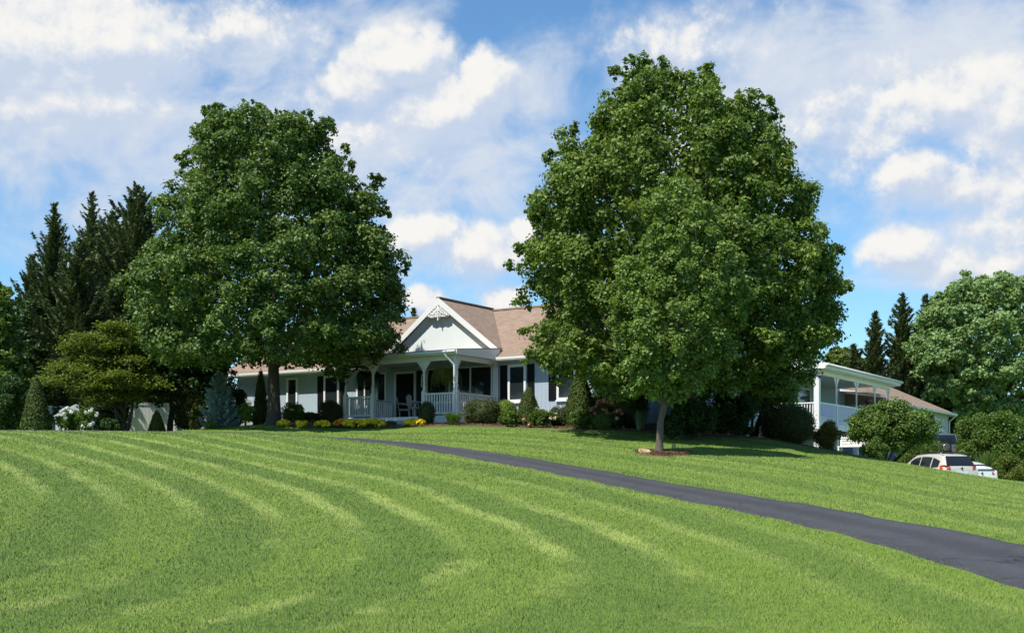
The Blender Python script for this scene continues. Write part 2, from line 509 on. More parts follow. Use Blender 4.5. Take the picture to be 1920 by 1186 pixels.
# ------------------------------------------------------------------ lawn colour (mowing stripes), shared by ground and blades
def lawn_color(t, g):
    q = t.xyz(g)
    wob = t.noise(g, 0.22, 2, 0.5)
    x = t.math('ADD', q[0], t.math('MULTIPLY', t.math('SUBTRACT', wob, 0.5), 0.9))
    y = q[1]
    # curve parallel to the drive
    gy = t.math('ADD', t.math('MULTIPLY', y, 0.084), t.math('MULTIPLY', t.math('MULTIPLY', y, y), -0.0095))
    yb = t.math('MAXIMUM', t.math('SUBTRACT', y, 21.0), 0.0)
    lf = t.sstep(x, 2.0, -6.0, 0.0, -0.008)
    gy = t.math('ADD', gy, t.math('MULTIPLY', t.math('MULTIPLY', yb, yb), lf))
    par = t.math('SUBTRACT', x, gy)                       # metres, across the stripes
    # the mower turned back near the camera, on the left part
    yl = t.math('MAXIMUM', t.math('SUBTRACT', 17.0, y), 0.0)
    left = t.sstep(par, 4.5, -1.0)
    hook = t.math('MULTIPLY', t.math('MULTIPLY', t.math('POWER', yl, 1.3), 0.30), left)
    par = t.math('ADD', par, hook)
    slope = t.math('ADD', t.math('MULTIPLY', y, -0.019), 0.084)
    cosf = t.math('DIVIDE', 1.0, t.math('SQRT', t.math('ADD', 1.0, t.math('MULTIPLY', slope, slope))))
    ph = t.math('DIVIDE', par, 1.32)
    fr = t.math('FRACT', ph)
    d1 = t.math('ABSOLUTE', t.math('SUBTRACT', fr, 0.5))
    edg = t.math('MULTIPLY', t.math('SUBTRACT', t.noise(g, 1.6, 4, 0.7), 0.5), 0.16)
    streak = t.sstep(t.math('ADD', d1, edg), 0.25, 0.05)
    fr2 = t.math('FRACT', t.math('MULTIPLY', ph, 0.5))
    wide = t.sstep(t.math('ABSOLUTE', t.math('SUBTRACT', fr2, 0.5)), 0.18, 0.30)
    # pieces fade in and out
    brk = t.sstep(t.noise(g, 0.30, 4, 0.6), 0.34, 0.62)
    n1 = t.noise(g, 1.1, 5, 0.65)
    n2 = t.noise(g, 14, 3, 0.6)
    # pale streaks are strongest on the left lawn, faint by the drive and beyond it
    stg = t.sstep(par, 6.2, 2.0, 0.35, 1.0)
    f1 = t.math('MAXIMUM', t.math('SUBTRACT', 16.0, t.math('MULTIPLY', q[0], 0.72)), 9.0)
    near = t.math('ADD', t.sstep(t.math('SUBTRACT', y, f1), -0.5, 3.5, 0.0, 1.0), t.math('MULTIPLY', t.sstep(t.noise(g, 0.45, 3, 0.6, 0.6), 0.50, 0.62), t.sstep(y, 21, 15.5, 0.0, 0.8)))
    k = t.math('MULTIPLY', t.math('MULTIPLY', streak, t.math('ADD', 0.35, t.math('MULTIPLY', brk, 0.65))), t.math('MULTIPLY', stg, near))
    c = t.mix(n1, (0.130, 0.212, 0.030), (0.186, 0.280, 0.048))
    c = t.mix(t.math('MULTIPLY', wide, 0.60), c, (0.100, 0.176, 0.032))
    c = t.mix(t.math('MULTIPLY', k, 0.80), c, (0.345, 0.430, 0.110))
    pat = t.sstep(t.noise(g, 0.55, 5, 0.7, 1.0), 0.55, 0.75)
    c = t.mix(t.math('MULTIPLY', pat, 0.50), c, (0.250, 0.310, 0.070))
    dpt = t.sstep(t.noise(g, 0.42, 4, 0.65, 0.8), 0.56, 0.72)
    c = t.mix(t.math('MULTIPLY', dpt, 0.5), c, (0.068, 0.128, 0.026))
    n3 = t.noise(g, 3.2, 5, 0.75)
    c = t.mix(t.sstep(n3, 0.56, 0.72, 0.0, 0.45), c, (0.270, 0.290, 0.085))
    c = t.mix(t.sstep(n3, 0.44, 0.30, 0.0, 0.45), c, (0.060, 0.120, 0.028))
    c = t.mix(t.sstep(n2, 0.3, 0.7, 0.0, 0.18), c, (0.070, 0.120, 0.022))
    return c
def lawn_ground():
    m, t, b, out = mat_new('lawn_ground')
    g = t.node('ShaderNodeNewGeometry').outputs['Position']
    c = lawn_color(t, g)
    nf = t.noise(g, 30, 5, 0.75)
    c = t.mix(t.sstep(nf, 0.3, 0.7), t.mix(0.35, c, (0.02, 0.04, 0.01)), c)
    t.put(b.inputs['Base Color'], c)
    b.inputs['Roughness'].default_value = 0.95
    b.inputs['Specular IOR Level'].default_value = 0.1
    bp = t.node('ShaderNodeBump')
    bp.inputs['Strength'].default_value = 0.7
    bp.inputs['Distance'].default_value = 0.03
    t.l.new(nf, bp.inputs['Height'])
    t.l.new(bp.outputs[0], b.inputs['Normal'])
    return m
def grass_blades():
    m, t, b, out = mat_new('grass_blades')
    ge = t.node('ShaderNodeNewGeometry')
    g = ge.outputs['Position']
    c = lawn_color(t, g)
    at = t.node('ShaderNodeAttribute')
    at.attribute_name = 'rnd'
    r = at.outputs['Fac']
    c = t.mix(t.math('MULTIPLY', r, 0.65), t.mix(1.0, c, (0.98, 0.98, 0.95), 'MULTIPLY'), t.mix(1.0, c, (1.55, 1.42, 1.30), 'MULTIPLY'))
    t.put(b.inputs['Base Color'], c)
    b.inputs['Roughness'].default_value = 0.5
    b.inputs['Specular IOR Level'].default_value = 0.25
    nn = t.vmath('NORMALIZE', t.vmath('ADD', t.vmath('SCALE', ge.outputs['Normal'], 0.55), (0, 0, 0.9)))
    t.l.new(nn, b.inputs['Normal'])
    return m
M['lawn'] = lawn_ground()
M['blades'] = grass_blades()

# ------------------------------------------------------------------ terrain
pts = []
def cp(px, py, D):
    p = px2w(px, py, D)
    pts.append(tuple(p))
for Y in (12, 16, 20, 25, 30):
    for X in (-22, -14, -7, -2, 3):
        if Y < 28 or X < 4:
            pts.append((X, Y, 0.1 * (Y - 12)))
for X in (-25, -8, 0, 8, 25):
    pts.append((X, 7, 0)); pts.append((X, -12, 0))
for q in [(0, 840, 35), (300, 840, 35), (500, 842, 35), (700, 842, 35.5), (960, 874, 30.2), (960, 852, 33.7), (800, 832, 37.8),
          (1238, 851, 34), (1238, 902, 26.6), (1238, 928, 23.9), (700, 828, 38.6), (620, 822.5, 39), (620, 821, 42), (500, 815, 39.5),
          (500, 813, 42.5), (400, 811, 40), (400, 811, 43.5), (200, 809, 41), (0, 808, 41), (200, 812, 46), (0, 813, 46), (513, 794, 47.4), (470, 800, 46),
          (400, 803, 46.5), (600, 798, 46.8), (750, 800, 47), (850, 797, 46), (960, 800, 45.5), (1100, 805, 44.8), (1240, 812, 43), (960, 822, 40), (1150, 828, 39),
          (1290, 817, 42.5), (1380, 822, 42.5), (1442, 826, 43), (1512, 838, 43.5), (1577, 849, 44), (1690, 871, 44.5), (1760, 884, 44.5),
          (1830, 898, 44.5), (1885, 905, 45), (1920, 1018, 17.8), (1920, 1108, 14.2), (1600, 1010, 18.2), (1500, 945, 22.3), (1500, 868, 32), (1700, 893, 30), (1900, 930, 28),
          (1900, 912, 36)]:
    cp(*q)
pts += [(19.4, 50.5, .75), (16.8, 53, 1.3), (20, 55, .9), (24, 60, .9), (22, 51, .8), (24, 47, 1.0), (25.5, 62, 1.99), (30, 60, 2.4), (24, 70, 1.9),
        (0, 60, 3.4), (10, 60, 2.6), (13, 52, 2.5), (16.5, 58, 2.3), (20, 68, 1.9), (22.2, 63, 2.0), (-10, 58, 3.45), (-3, 49, 3.5), (4, 50, 3.4),
        (8, 47, 3.05), (-20, 56, 2.9), (-30, 42, 2.95), (-32, 60, 3.0), (-60, 60, 3), (-60, 20, 1.0), (45, 20, -.2), (60, 45, 1.6), (60, 75, 3), (0, 90, 3.2), (35, 45, 1.3), (30, 28, .7)]
pts = np.array(pts)
def tps_fit(P_, lam=0.02):
    n = len(P_)
    X = P_[:, :2]
    d2 = ((X[:, None] - X[None]) ** 2).sum(-1)
    K = 0.5 * d2 * np.log(d2 + 1e-9)
    A = np.zeros((n + 3, n + 3))
    A[:n, :n] = K + lam * np.eye(n)
    A[:n, n] = 1
    A[:n, n + 1:] = X
    A[n, :n] = 1
    A[n + 1:, :n] = X.T
    b = np.concatenate([P_[:, 2], np.zeros(3)])
    return np.linalg.solve(A, b)
tps = tps_fit(pts)
def H(x, y):
    x = np.atleast_1d(np.asarray(x, float)); y = np.atleast_1d(np.asarray(y, float))
    xs = np.clip(x, -62, 62); ys = np.clip(y, -12, 92)
    out = np.full(x.shape, tps[-3]) + tps[-2] * xs + tps[-1] * ys
    for i in range(len(pts)):
        d2 = (xs - pts[i, 0]) ** 2 + (ys - pts[i, 1]) ** 2
        out = out + tps[i] * 0.5 * d2 * np.log(d2 + 1e-9)
    return out
def h1(x, y):
    return float(H([x], [y])[0])

def axis(lo, hi, step, far):
    a = list(np.arange(lo, hi + .001, step))
    ext = []
    s_, v = step, hi
    while v < far:
        s_ *= 1.35; v += s_; ext.append(v)
    lo_e = []
    s_, v = step, lo
    while v > -far:
        s_ *= 1.35; v -= s_; lo_e.append(v)
    return np.array(lo_e[::-1] + a + ext)
gx = axis(-34, 34, .4, 900)
gy = axis(-4, 74, .4, 900)
GX, GY = np.meshgrid(gx, gy)
GZ = H(GX.ravel(), GY.ravel()).reshape(GX.shape)
nx, ny = len(gx), len(gy)
V = np.stack([GX.ravel(), GY.ravel(), GZ.ravel()], 1)
ii, jj = np.meshgrid(np.arange(nx - 1), np.arange(ny - 1))
i0 = (jj * nx + ii).ravel()
ground = fast_mesh('lawn', V, np.stack([i0, i0 + 1, i0 + nx + 1, i0 + nx], 1), M['lawn'], smooth=True)
tag(ground, kind='structure')

# road: edges as world curves
near_e = [(6.6, 9.0), (6.45, 12), (6.1, 14.2), (5.2, 18.2), (3.4, 22.6), (1.67, 26.8), (-.86, 32), (-2.5, 35), (-4.4, 38.0), (-7.0, 40.0), (-11, 41.2), (-20, 42), (-34, 42.4)]
far_e = [(9.6, 9.0), (9.0, 12.5), (7.6, 17.8), (5.37, 22.3), (3.3, 26.6), (.0, 33.4), (-2.7, 37.6), (-5.0, 40.0), (-7.6, 41.9), (-11.4, 42.9), (-20, 43.8), (-34, 44.2)]
def resample(pl, n):
    p = np.array(pl, float)
    # Catmull-Rom
    q = np.vstack([2 * p[0] - p[1], p, 2 * p[-1] - p[-2]])
    out = []
    for i in range(len(p) - 1):
        for t_ in np.linspace(0, 1, 24, endpoint=False):
            a, b_, c, d_ = q[i], q[i + 1], q[i + 2], q[i + 3]
            out.append(.5 * ((2 * b_) + (-a + c) * t_ + (2 * a - 5 * b_ + 4 * c - d_) * t_ ** 2 + (-a + 3 * b_ - 3 * c + d_) * t_ ** 3))
    out.append(p[-1])
    out = np.array(out)
    L = np.concatenate([[0], np.cumsum(np.linalg.norm(np.diff(out, axis=0), axis=1))])
    s_ = np.linspace(0, L[-1], n)
    return np.stack([np.interp(s_, L, out[:, k]) for k in range(2)], 1)
NR = 260
ne, fe = resample(near_e, NR), resample(far_e, NR)
# ragged edges
for e, sgn in ((ne, -1), (fe, 1)):
    e[:, 0] += sgn * 0.05 * np.interp(np.arange(NR), np.arange(0, NR, 2), R.normal(size=(NR + 1) // 2)) * 1.3
NA = 13
rv, ra = [], []
for k in range(NA):
    f = k / (NA - 1)
    p = ne * (1 - f) + fe * f
    rv.append(p); ra.append(np.full(NR, f))
rp = np.concatenate(rv)
rz = H(rp[:, 0], rp[:, 1]) + 0.035
edge = np.zeros(len(rp)); edge[:NR] = 1; edge[-NR:] = 1
rz -= edge * 0.05
Vr = np.column_stack([rp, rz])
fr = []
for k in range(NA - 1):
    a = k * NR + np.arange(NR - 1)
    fr.append(np.stack([a, a + NR, a + NR + 1, a + 1], 1))
road = fast_mesh('driveway', Vr, np.concatenate(fr), M['asphalt'], attr=np.concatenate(ra), smooth=True)
tag(road, kind='structure')

def inpoly(x, y, poly):
    ins = np.zeros(x.shape, bool)
    n = len(poly)
    j = n - 1
    for i in range(n):
        xi, yi = poly[i]; xj, yj = poly[j]
        c = ((yi > y) != (yj > y)) & (x < (xj - xi) * (y - yi) / (yj - yi + 1e-12) + xi)
        ins ^= c
        j = i
    return ins
road_poly = np.vstack([ne, fe[::-1]])

# house frame (plan): origin at the porch corner
HO = np.array([-2.25, 48.0])
AU = radians(-32.7)
U = np.array([cos(AU), sin(AU)]); Vv = np.array([-sin(AU), cos(AU)])
def hw(u, v):
    return HO + u * U + v * Vv
house_poly = [hw(-16, 3), hw(-16, 45), hw(9.6, 45), hw(9.4, 3), hw(0.2, 3), hw(0.2, -.1), hw(-6, -.1), hw(-6, 3)]

# mulch beds
def sheet(name, outline, lift, mat, step=.3, dome=0.0):
    p = np.array(outline, float)
    c = p.mean(0)
    n = len(p)
    rings = 7
    vs, fs = [], []
    for r in range(rings):
        f = 1 - r / rings
        q = c + (p - c) * f
        z = H(q[:, 0], q[:, 1]) + (lift if r else -0.02) + dome * (1 - f * f)
        vs.append(np.column_stack([q, z]))
    vs = np.concatenate(vs + [np.array([[c[0], c[1], h1(*c) + lift + dome]])])
    mb = MB()
    for r in range(rings - 1):
        for i in range(n):
            j = (i + 1) % n
            fs.append((r * n + i, r * n + j, (r + 1) * n + j, (r + 1) * n + i))
    for i in range(n):
        fs.append(((rings - 1) * n + i, (rings - 1) * n + (i + 1) % n, len(vs) - 1))
    mb.add(vs, fs, True)
    return mb.build(name, mat)
def ribbon(name, a, b, lift, mat, n=90, m=7, ku=0.06):
    ea, eb = resample(a, n), resample(b, n)
    ea[:, 1] += ku * np.interp(np.arange(n), np.arange(0, n, 3), R.normal(size=(n + 2) // 3))
    vs = []
    for k in range(m):
        f = k / (m - 1)
        p = ea * (1 - f) + eb * f
        z = H(p[:, 0], p[:, 1]) + (lift if k else -.02)
        z += (R.random(n) * .03 if k else 0)
        vs.append(np.column_stack([p, z]))
    fs = []
    for k in range(m - 1):
        i_ = k * n + np.arange(n - 1)
        fs.append(np.stack([i_, i_ + 1, i_ + n + 1, i_ + n], 1))
    o = fast_mesh(name, np.concatenate(vs), np.concatenate(fs), mat, smooth=True)
    tag(o, kind='structure')
    return np.vstack([ea, eb[::-1]])
def wp(px, D):
    return ((px - 960) / F * D, D)
bed_near = [wp(522, 46.0), wp(600, 45.7), wp(700, 45.7), wp(770, 45.5), wp(850, 45.4), wp(960, 45.0), wp(1060, 44.6), wp(1160, 43.6), wp(1260, 42.3), wp(1330, 42.4), wp(1420, 43.0), wp(1520, 43.9), wp(1590, 44.6)]
bed_far = [wp(505, 50.5), wp(600, 52), wp(700, 51.5), wp(770, 50), wp(850, 49), wp(960, 50), wp(1060, 49.4), wp(1160, 48), wp(1260, 46.8), wp(1340, 46.4), wp(1430, 47.5), wp(1520, 49), wp(1590, 50)]
bed_poly = ribbon('mulch_bed', bed_near, bed_far, 0.05, M['mulch'])
ring_c = np.array(px2w(1238, 852, 34)[:2])
ring = []
for k in range(40):
    a = 2 * pi * k / 40
    rr = .82 + .10 * sin(3 * a + 1) + .05 * sin(7 * a)
    ring.append(ring_c + np.array([cos(a) * rr * 1.05 + .05, sin(a) * rr * 1.1]))
ringo = sheet('mulch_ring', ring, 0.03, M['mulch'], dome=.06)
tag(ringo, kind='structure')
ring_poly = [ring_c + (np.array(q) - ring_c) * .93 for q in ring]

# ------------------------------------------------------------------ grass blades (one uncountable mass)
def grass():
    N = 1100000
    dmin, dmax = 10.8, 44.0
    D = dmin * np.exp(R.random(N) * math.log(dmax / dmin))
    X = (R.random(N) * 2 - 1) * (0.47 * D + 1.0)
    Y = D
    bad = inpoly(X, Y, road_poly) | inpoly(X, Y, bed_poly) | inpoly(X, Y, ring_poly) | inpoly(X, Y, house_poly)
    X, Y = X[~bad], Y[~bad]
    n = len(X)
    Z = H(X, Y)
    sc = (Y / 12.0)
    pn = np.sin(X * 3.1 + np.sin(Y * 2.3) * 2) * np.sin(Y * 2.7 + np.sin(X * 1.9) * 2)
    hgt = (0.016 + 0.020 * R.random(n) + 0.008 * pn + 0.03 * (R.random(n) > .985)) * sc ** 0.15
    wid = (0.0028 + 0.0030 * R.random(n)) * sc ** 0.72
    a = R.random(n) * 2 * pi
    lean = hgt * (0.15 + 0.7 * R.random(n))
    la = R.random(n) * 2 * pi
    b0 = np.stack([X - np.cos(a) * wid, Y - np.sin(a) * wid, Z - .01], 1)
    b1 = np.stack([X + np.cos(a) * wid, Y + np.sin(a) * wid, Z - .01], 1)
    tp = np.stack([X + np.cos(la) * lean, Y + np.sin(la) * lean, Z + hgt], 1)
    V = np.empty((n * 3, 3), np.float32)
    V[0::3] = b0; V[1::3] = b1; V[2::3] = tp
    Fc = np.arange(n * 3).reshape(-1, 3)
    o = fast_mesh('grass', V, Fc, M['blades'], attr=np.repeat(R.random(n), 3))
    tag(o, 'short mown green lawn grass with pale mowing stripes', 'grass', kind='stuff')
grass()

# ------------------------------------------------------------------ leaves
def unit(v):
    return v / (np.linalg.norm(v, axis=-1, keepdims=True) + 1e-9)
def leaf_geo(C, N_, size, aspect=0.75, fold=0.22, hang=None):
    """C centres, N_ normals, size lengths -> verts (4n), faces (2n tris)"""
    n = len(C)
    rv_ = unit(R.normal(size=(n, 3)))
    t = unit(np.cross(N_, rv_))
    if hang is not None:
        t = unit(t + hang)
        N_ = unit(N_ - t * (N_ * t).sum(1, keepdims=True))
    b = np.cross(N_, t)
    s = np.asarray(size).reshape(-1, 1)
    w = s * aspect * .5
    base = C - t * s * .5
    tip = C + t * s * .5
    mid = C - t * s * .08
    l = mid - b * w + N_ * s * fold
    r = mid + b * w + N_ * s * fold
    V_ = np.empty((n * 4, 3), np.float32)
    V_[0::4] = base; V_[1::4] = l; V_[2::4] = tip; V_[3::4] = r
    k = np.arange(n) * 4
    F_ = np.empty((n * 2, 3), np.int32)
    F_[0::2] = np.stack([k, k + 1, k + 2], 1)
    F_[1::2] = np.stack([k, k + 2, k + 3], 1)
    return V_, F_
def leaves_obj(name, C, N_, size, mat, parent=None, aspect=.75, fold=.22, hang=None, core=None, rnd=None):
    V_, F_ = leaf_geo(C, N_, size, aspect, fold, hang)
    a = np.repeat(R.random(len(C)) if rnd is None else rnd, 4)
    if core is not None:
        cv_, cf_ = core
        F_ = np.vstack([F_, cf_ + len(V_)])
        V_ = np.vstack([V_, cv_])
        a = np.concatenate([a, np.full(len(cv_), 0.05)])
    return fast_mesh(name, V_, F_, mat, parent, attr=a)
def ico(center, radii, seg=14, rings=9, noise=.08):
    vs, fs = [], []
    for i in range(rings + 1):
        th = pi * i / rings
        for j in range(seg):
            ph = 2 * pi * j / seg
            k = 1 + noise * R.normal()
            vs.append([center[0] + radii[0] * sin(th) * cos(ph) * k, center[1] + radii[1] * sin(th) * sin(ph) * k, center[2] + radii[2] * cos(th)])
    for i in range(rings):
        for j in range(seg):
            j2 = (j + 1) % seg
            a, b, c, d_ = i * seg + j, i * seg + j2, (i + 1) * seg + j2, (i + 1) * seg + j
            fs += [[a, d_, c], [a, c, b]]
    return np.array(vs), np.array(fs)

def clump_leaves(centers, radii, counts, axis_c, up=.45, flat=.75, shell=.35):
    """leaf centres and normals for many clumps; each clump a ragged dome lit from outside"""
    Cs, Ns = [], []
    for c, r, k in zip(centers, radii, counts):
        out = unit((c - axis_c(c[2]))[None])[0]
        dv = unit(R.normal(size=(k, 3)) + out * .55 + np.array([0, 0, up]))
        rr = r * (shell + (1 - shell) * R.random((k, 1)) ** .6) * (1 + .20 * R.normal(size=(k, 1)))
        p = c + dv * rr * np.array([1, 1, flat])
        Cs.append(p)
        Ns.append(unit(dv * .9 + R.normal(size=(k, 3)) * .55 + np.array([0, 0, .35])))
    return np.concatenate(Cs), np.concatenate(Ns)

def outline_tree(name, label, cat, D, base_px, left, right, zbot_y, trunk_r, mat, bark, nclump, leaf, nleaf, cr=(.55, .95), extra=(), depth=.88,
                 inner=.22, limbs=9, group=None, twig=None, flat=.75, trunk_top=.55, lean=0.0, sub=9):
    """left/right: (py, px) outline lists from top to bottom"""
    bx = (base_px - 960) / F * D
    bz = h1(bx, D)
    root = empty(name, (bx, D, bz), 0, label, cat, group)
    ly = np.array([EYE + (HORZ - y) / F * D for y, x in left]); lx = np.array([(x - 960) / F * D for y, x in left])
    ry = np.array([EYE + (HORZ - y) / F * D for y, x in right]); rx = np.array([(x - 960) / F * D for y, x in right])
    o = np.argsort(ly); ly, lx = ly[o], lx[o]
    o = np.argsort(ry); ry, rx = ry[o], rx[o]
    ztop = min(ly[-1], ry[-1]); zbot = EYE + (HORZ - zbot_y) / F * D
    def env(z):
        a = np.interp(z, ly, lx); b_ = np.interp(z, ry, rx)
        return (a + b_) / 2, (b_ - a) / 2
    def axis_c(z):
        c, r = env(z)
        return np.array([c * .8 + bx * .2, D, z - 1.2])
    cs, rs = [], []
    zs = np.linspace(zbot, ztop, 200)
    wts = np.array([env(z)[1] for z in zs]) + .25
    wts /= wts.sum()
    tries = 0
    while len(cs) < nclump and tries < nclump * 40:
        tries += 1
        z = R.choice(zs, p=wts) + R.normal() * .05
        c, r = env(z)
        cl = R.uniform(*cr) * (0.75 if r < 1.6 else 1.0)
        cl = min(cl, max(r * .8, .35))
        a = R.random() * 2 * pi
        rad = max(r - cl * .85 - abs(R.normal()) * .22, 0)
        p = np.array([c + cos(a) * rad, D + sin(a) * rad * depth, min(z, ztop - cl * .95)])
        if cs:
            dd = np.linalg.norm(np.array(cs) - p, axis=1)
            if dd.min() < cl * .72: continue
        cs.append(p); rs.append(cl)
    for (px, py, r_) in extra:
        q = px2w(px, py, D)
        q[1] += R.normal() * .4
        cs.append(q); rs.append(r_)
    # each lobe carries smaller tufts on its outer, upper side
    c2, r2 = [], []
    for c, r_ in zip(cs, rs):
        ax = np.array([env(c[2])[0], D, c[2]])
        out = unit((c - ax)[None])[0]
        for _ in range(sub if r_ > .3 else 1):
            dv = unit((R.normal(size=3) * .8 + out * .8 + np.array([0, 0, .35]))[None])[0]
            q = c + dv * r_ * R.uniform(.40, .95) * np.array([1, 1, .85])
            c2.append(q); r2.append(r_ * R.uniform(.20, .46))
    cs = np.array(c2); rs = np.array(r2)
    w = rs ** 2
    counts = np.maximum((w / w.sum() * nleaf).astype(int), 20)
    C, N_ = clump_leaves(cs, rs, counts, axis_c, flat=flat, shell=.25)
    # inner leaves
    k = int(nleaf * inner)
    z = R.choice(zs, size=k, p=wts)
    ce, re = env(z)
    a = R.random(k) * 2 * pi
    rad = re * (.25 + .55 * np.sqrt(R.random(k)))
    Ci = np.stack([ce + np.cos(a) * rad, D + np.sin(a) * rad * depth, z - .1 * R.random(k)], 1)
    Ni = unit(R.normal(size=(k, 3)) + np.array([0, 0, .5]))
    C = np.vstack([C, Ci]); N_ = np.vstack([N_, Ni])
    sz = leaf * R.uniform(.65, 1.25, len(C))
    sz[-k:] *= 1.5
    crn = leaves_obj('crown', C - np.array([bx, D, bz]), N_, sz, mat, root)
    # trunk and limbs
    mb = MB()
    zt = bz + (ztop - bz) * trunk_top
    wob = [R.normal(size=2) * .06 for _ in range(6)]
    tp = []
    ctop = env(zt)[0]
    for i in range(9):
        f = i / 8
        tp.append(((ctop - bx) * f ** 1.5 + wob[i % 6][0] * f * 2, wob[i % 6][1] * f * 2, -.25 + (zt - bz + .25) * f))
    tr = [trunk_r * (1.55 if i == 0 else (1.12 if i == 1 and False else 1) * (1 - .75 * (i / 8))) for i in range(9)]
    tp.insert(1, (tp[0][0], tp[0][1], .12)); tr.insert(1, trunk_r * 1.12); tr[0] = trunk_r * 1.75
    mb.tube(tp, tr, 14)
    mb.build('trunk', bark, root)
    zl0 = max(zbot - bz, (ztop - bz) * .12)
    for i in range(limbs):
        f = i / max(limbs - 1, 1)
        z0 = zl0 + (zt - bz - zl0) * f * .85 - .2
        g = min(max((z0 + .25) / (zt - bz + .25), 0), 1)
        x0 = (ctop - bx) * g ** 1.5
        a = i * 2.4 + R.random()
        ze = min(z0 + 1.2 + 1.6 * f + R.random(), ztop - bz - .4)
        c, r = env(ze + bz)
        L = max(r * .72, .3)
        e = np.array([c - bx + cos(a) * L, sin(a) * L * depth, ze])
        s0 = np.array([x0, 0, z0])
        midp = s0 * .5 + e * .5 + np.array([0, 0, -.15])
        r0 = trunk_r * (.5 - .28 * f)
        mb2 = MB().tube([s0, s0 * .75 + e * .25, midp, e], [r0, r0 * .75, r0 * .5, r0 * .15], 7)
        for j in range(3):
            q = midp + (e - midp) * R.random()
            dd = unit(R.normal(size=3) + np.array([cos(a), sin(a), .6]) * 1.2)
            mb2.tube([q, q + dd * .5, q + dd * 1.1 + np.array([0, 0, .15])], [r0 * .35, r0 * .22, r0 * .08], 5)
        mb2.build('branch', bark, root)
    return root

# right big maple
RL = [(128, 1185), (140, 1155), (175, 1135), (221, 1114), (250, 1072), (299, 1027), (362, 1023), (383, 990), (446, 996), (480, 962), (503, 955), (529, 980), (571, 980), (602, 1000), (628, 980), (660, 986), (700, 1010), (735, 1090)]
RR = [(128, 1240), (140, 1265), (155, 1310), (172, 1350), (195, 1375), (222, 1425), (258, 1454), (305, 1488), (341, 1500), (370, 1526), (409, 1522), (446, 1518), (460, 1560), (493, 1572), (537, 1585), (576, 1577), (644, 1582), (670, 1548), (700, 1510), (735, 1440)]
outline_tree('maple_tree', 'largest maple, broad cone of glossy green leaves rising right of the porch gable', 'tree', 41.5, 1292, RL, RR, 728, .30, M['maple'], M['bark'], 185, .135, 150000, cr=(.75, 1.3), inner=.20,
             extra=[(995, 560, .55), (1000, 625, .55), (1005, 670, .5), (1012, 420, .5), (985, 470, .4), (1500, 660, .5), (1212, 120, .45), (1190, 128, .4), (1232, 135, .4), (1160, 142, .38), (1318, 138, .38), (1325, 155, .4), (1415, 190, .3), (1424, 205, .34), (1436, 225, .4), (1375, 200, .35), (965, 505, .42), (1560, 470, .4), (1575, 545, .4), (1040, 300, .4), (1005, 395, .4), (1085, 245, .34), (1515, 385, .4)], limbs=12)
# left maple
LL = [(214, 440), (222, 402), (230, 370), (266, 363), (291, 330), (348, 332), (376, 315), (435, 288), (476, 286), (526, 252), (553, 232), (580, 243), (612, 260), (662, 262), (690, 285), (708, 330)]
LR = [(214, 490), (222, 560), (228, 590), (223, 602), (253, 625), (289, 624), (307, 652), (335, 660), (362, 690), (385, 716), (448, 730), (490, 752), (499, 762), (544, 756), (617, 766), (653, 758), (667, 715), (690, 600), (708, 520)]
outline_tree('maple_tree', 'rounded dark green maple on the left, in front of the long house wing', 'tree', 47.2, 513, LL, LR, 676, .29, M['maple_b'], M['bark'], 150, .14, 125000, cr=(.75, 1.3), inner=.19,
             extra=[(470, 205, .5), (482, 222, .55), (560, 208, .48), (548, 228, .5), (606, 232, .45), (598, 250, .5), (398, 218, .48), (425, 212, .45), (640, 285, .42), (702, 340, .36), (690, 352, .36), (514, 238, .4), (345, 300, .38), (690, 345, .4), (645, 310, .38), (715, 400, .4), (245, 550, .4), (755, 505, .36), (380, 240, .4)], limbs=12)
# small tree in front
SL = [(325, 1266), (345, 1238), (380, 1215), (430, 1190), (500, 1165), (560, 1145), (620, 1135), (680, 1148), (720, 1175), (755, 1218)]
SR = [(325, 1284), (345, 1315), (380, 1340), (430, 1368), (500, 1390), (560, 1405), (620, 1400), (680, 1375), (720, 1335), (755, 1270)]
outline_tree('young_tree', 'smaller slender tree with a thin trunk in a mulch ring on the lawn', 'tree', 34, 1236, SL, SR, 745, .115, M['pear'], M['bark2'], 110, .095, 60000,
             cr=(.45, .8), sub=5, extra=[(1270, 330, .3)], limbs=12, inner=.10, flat=1.0)

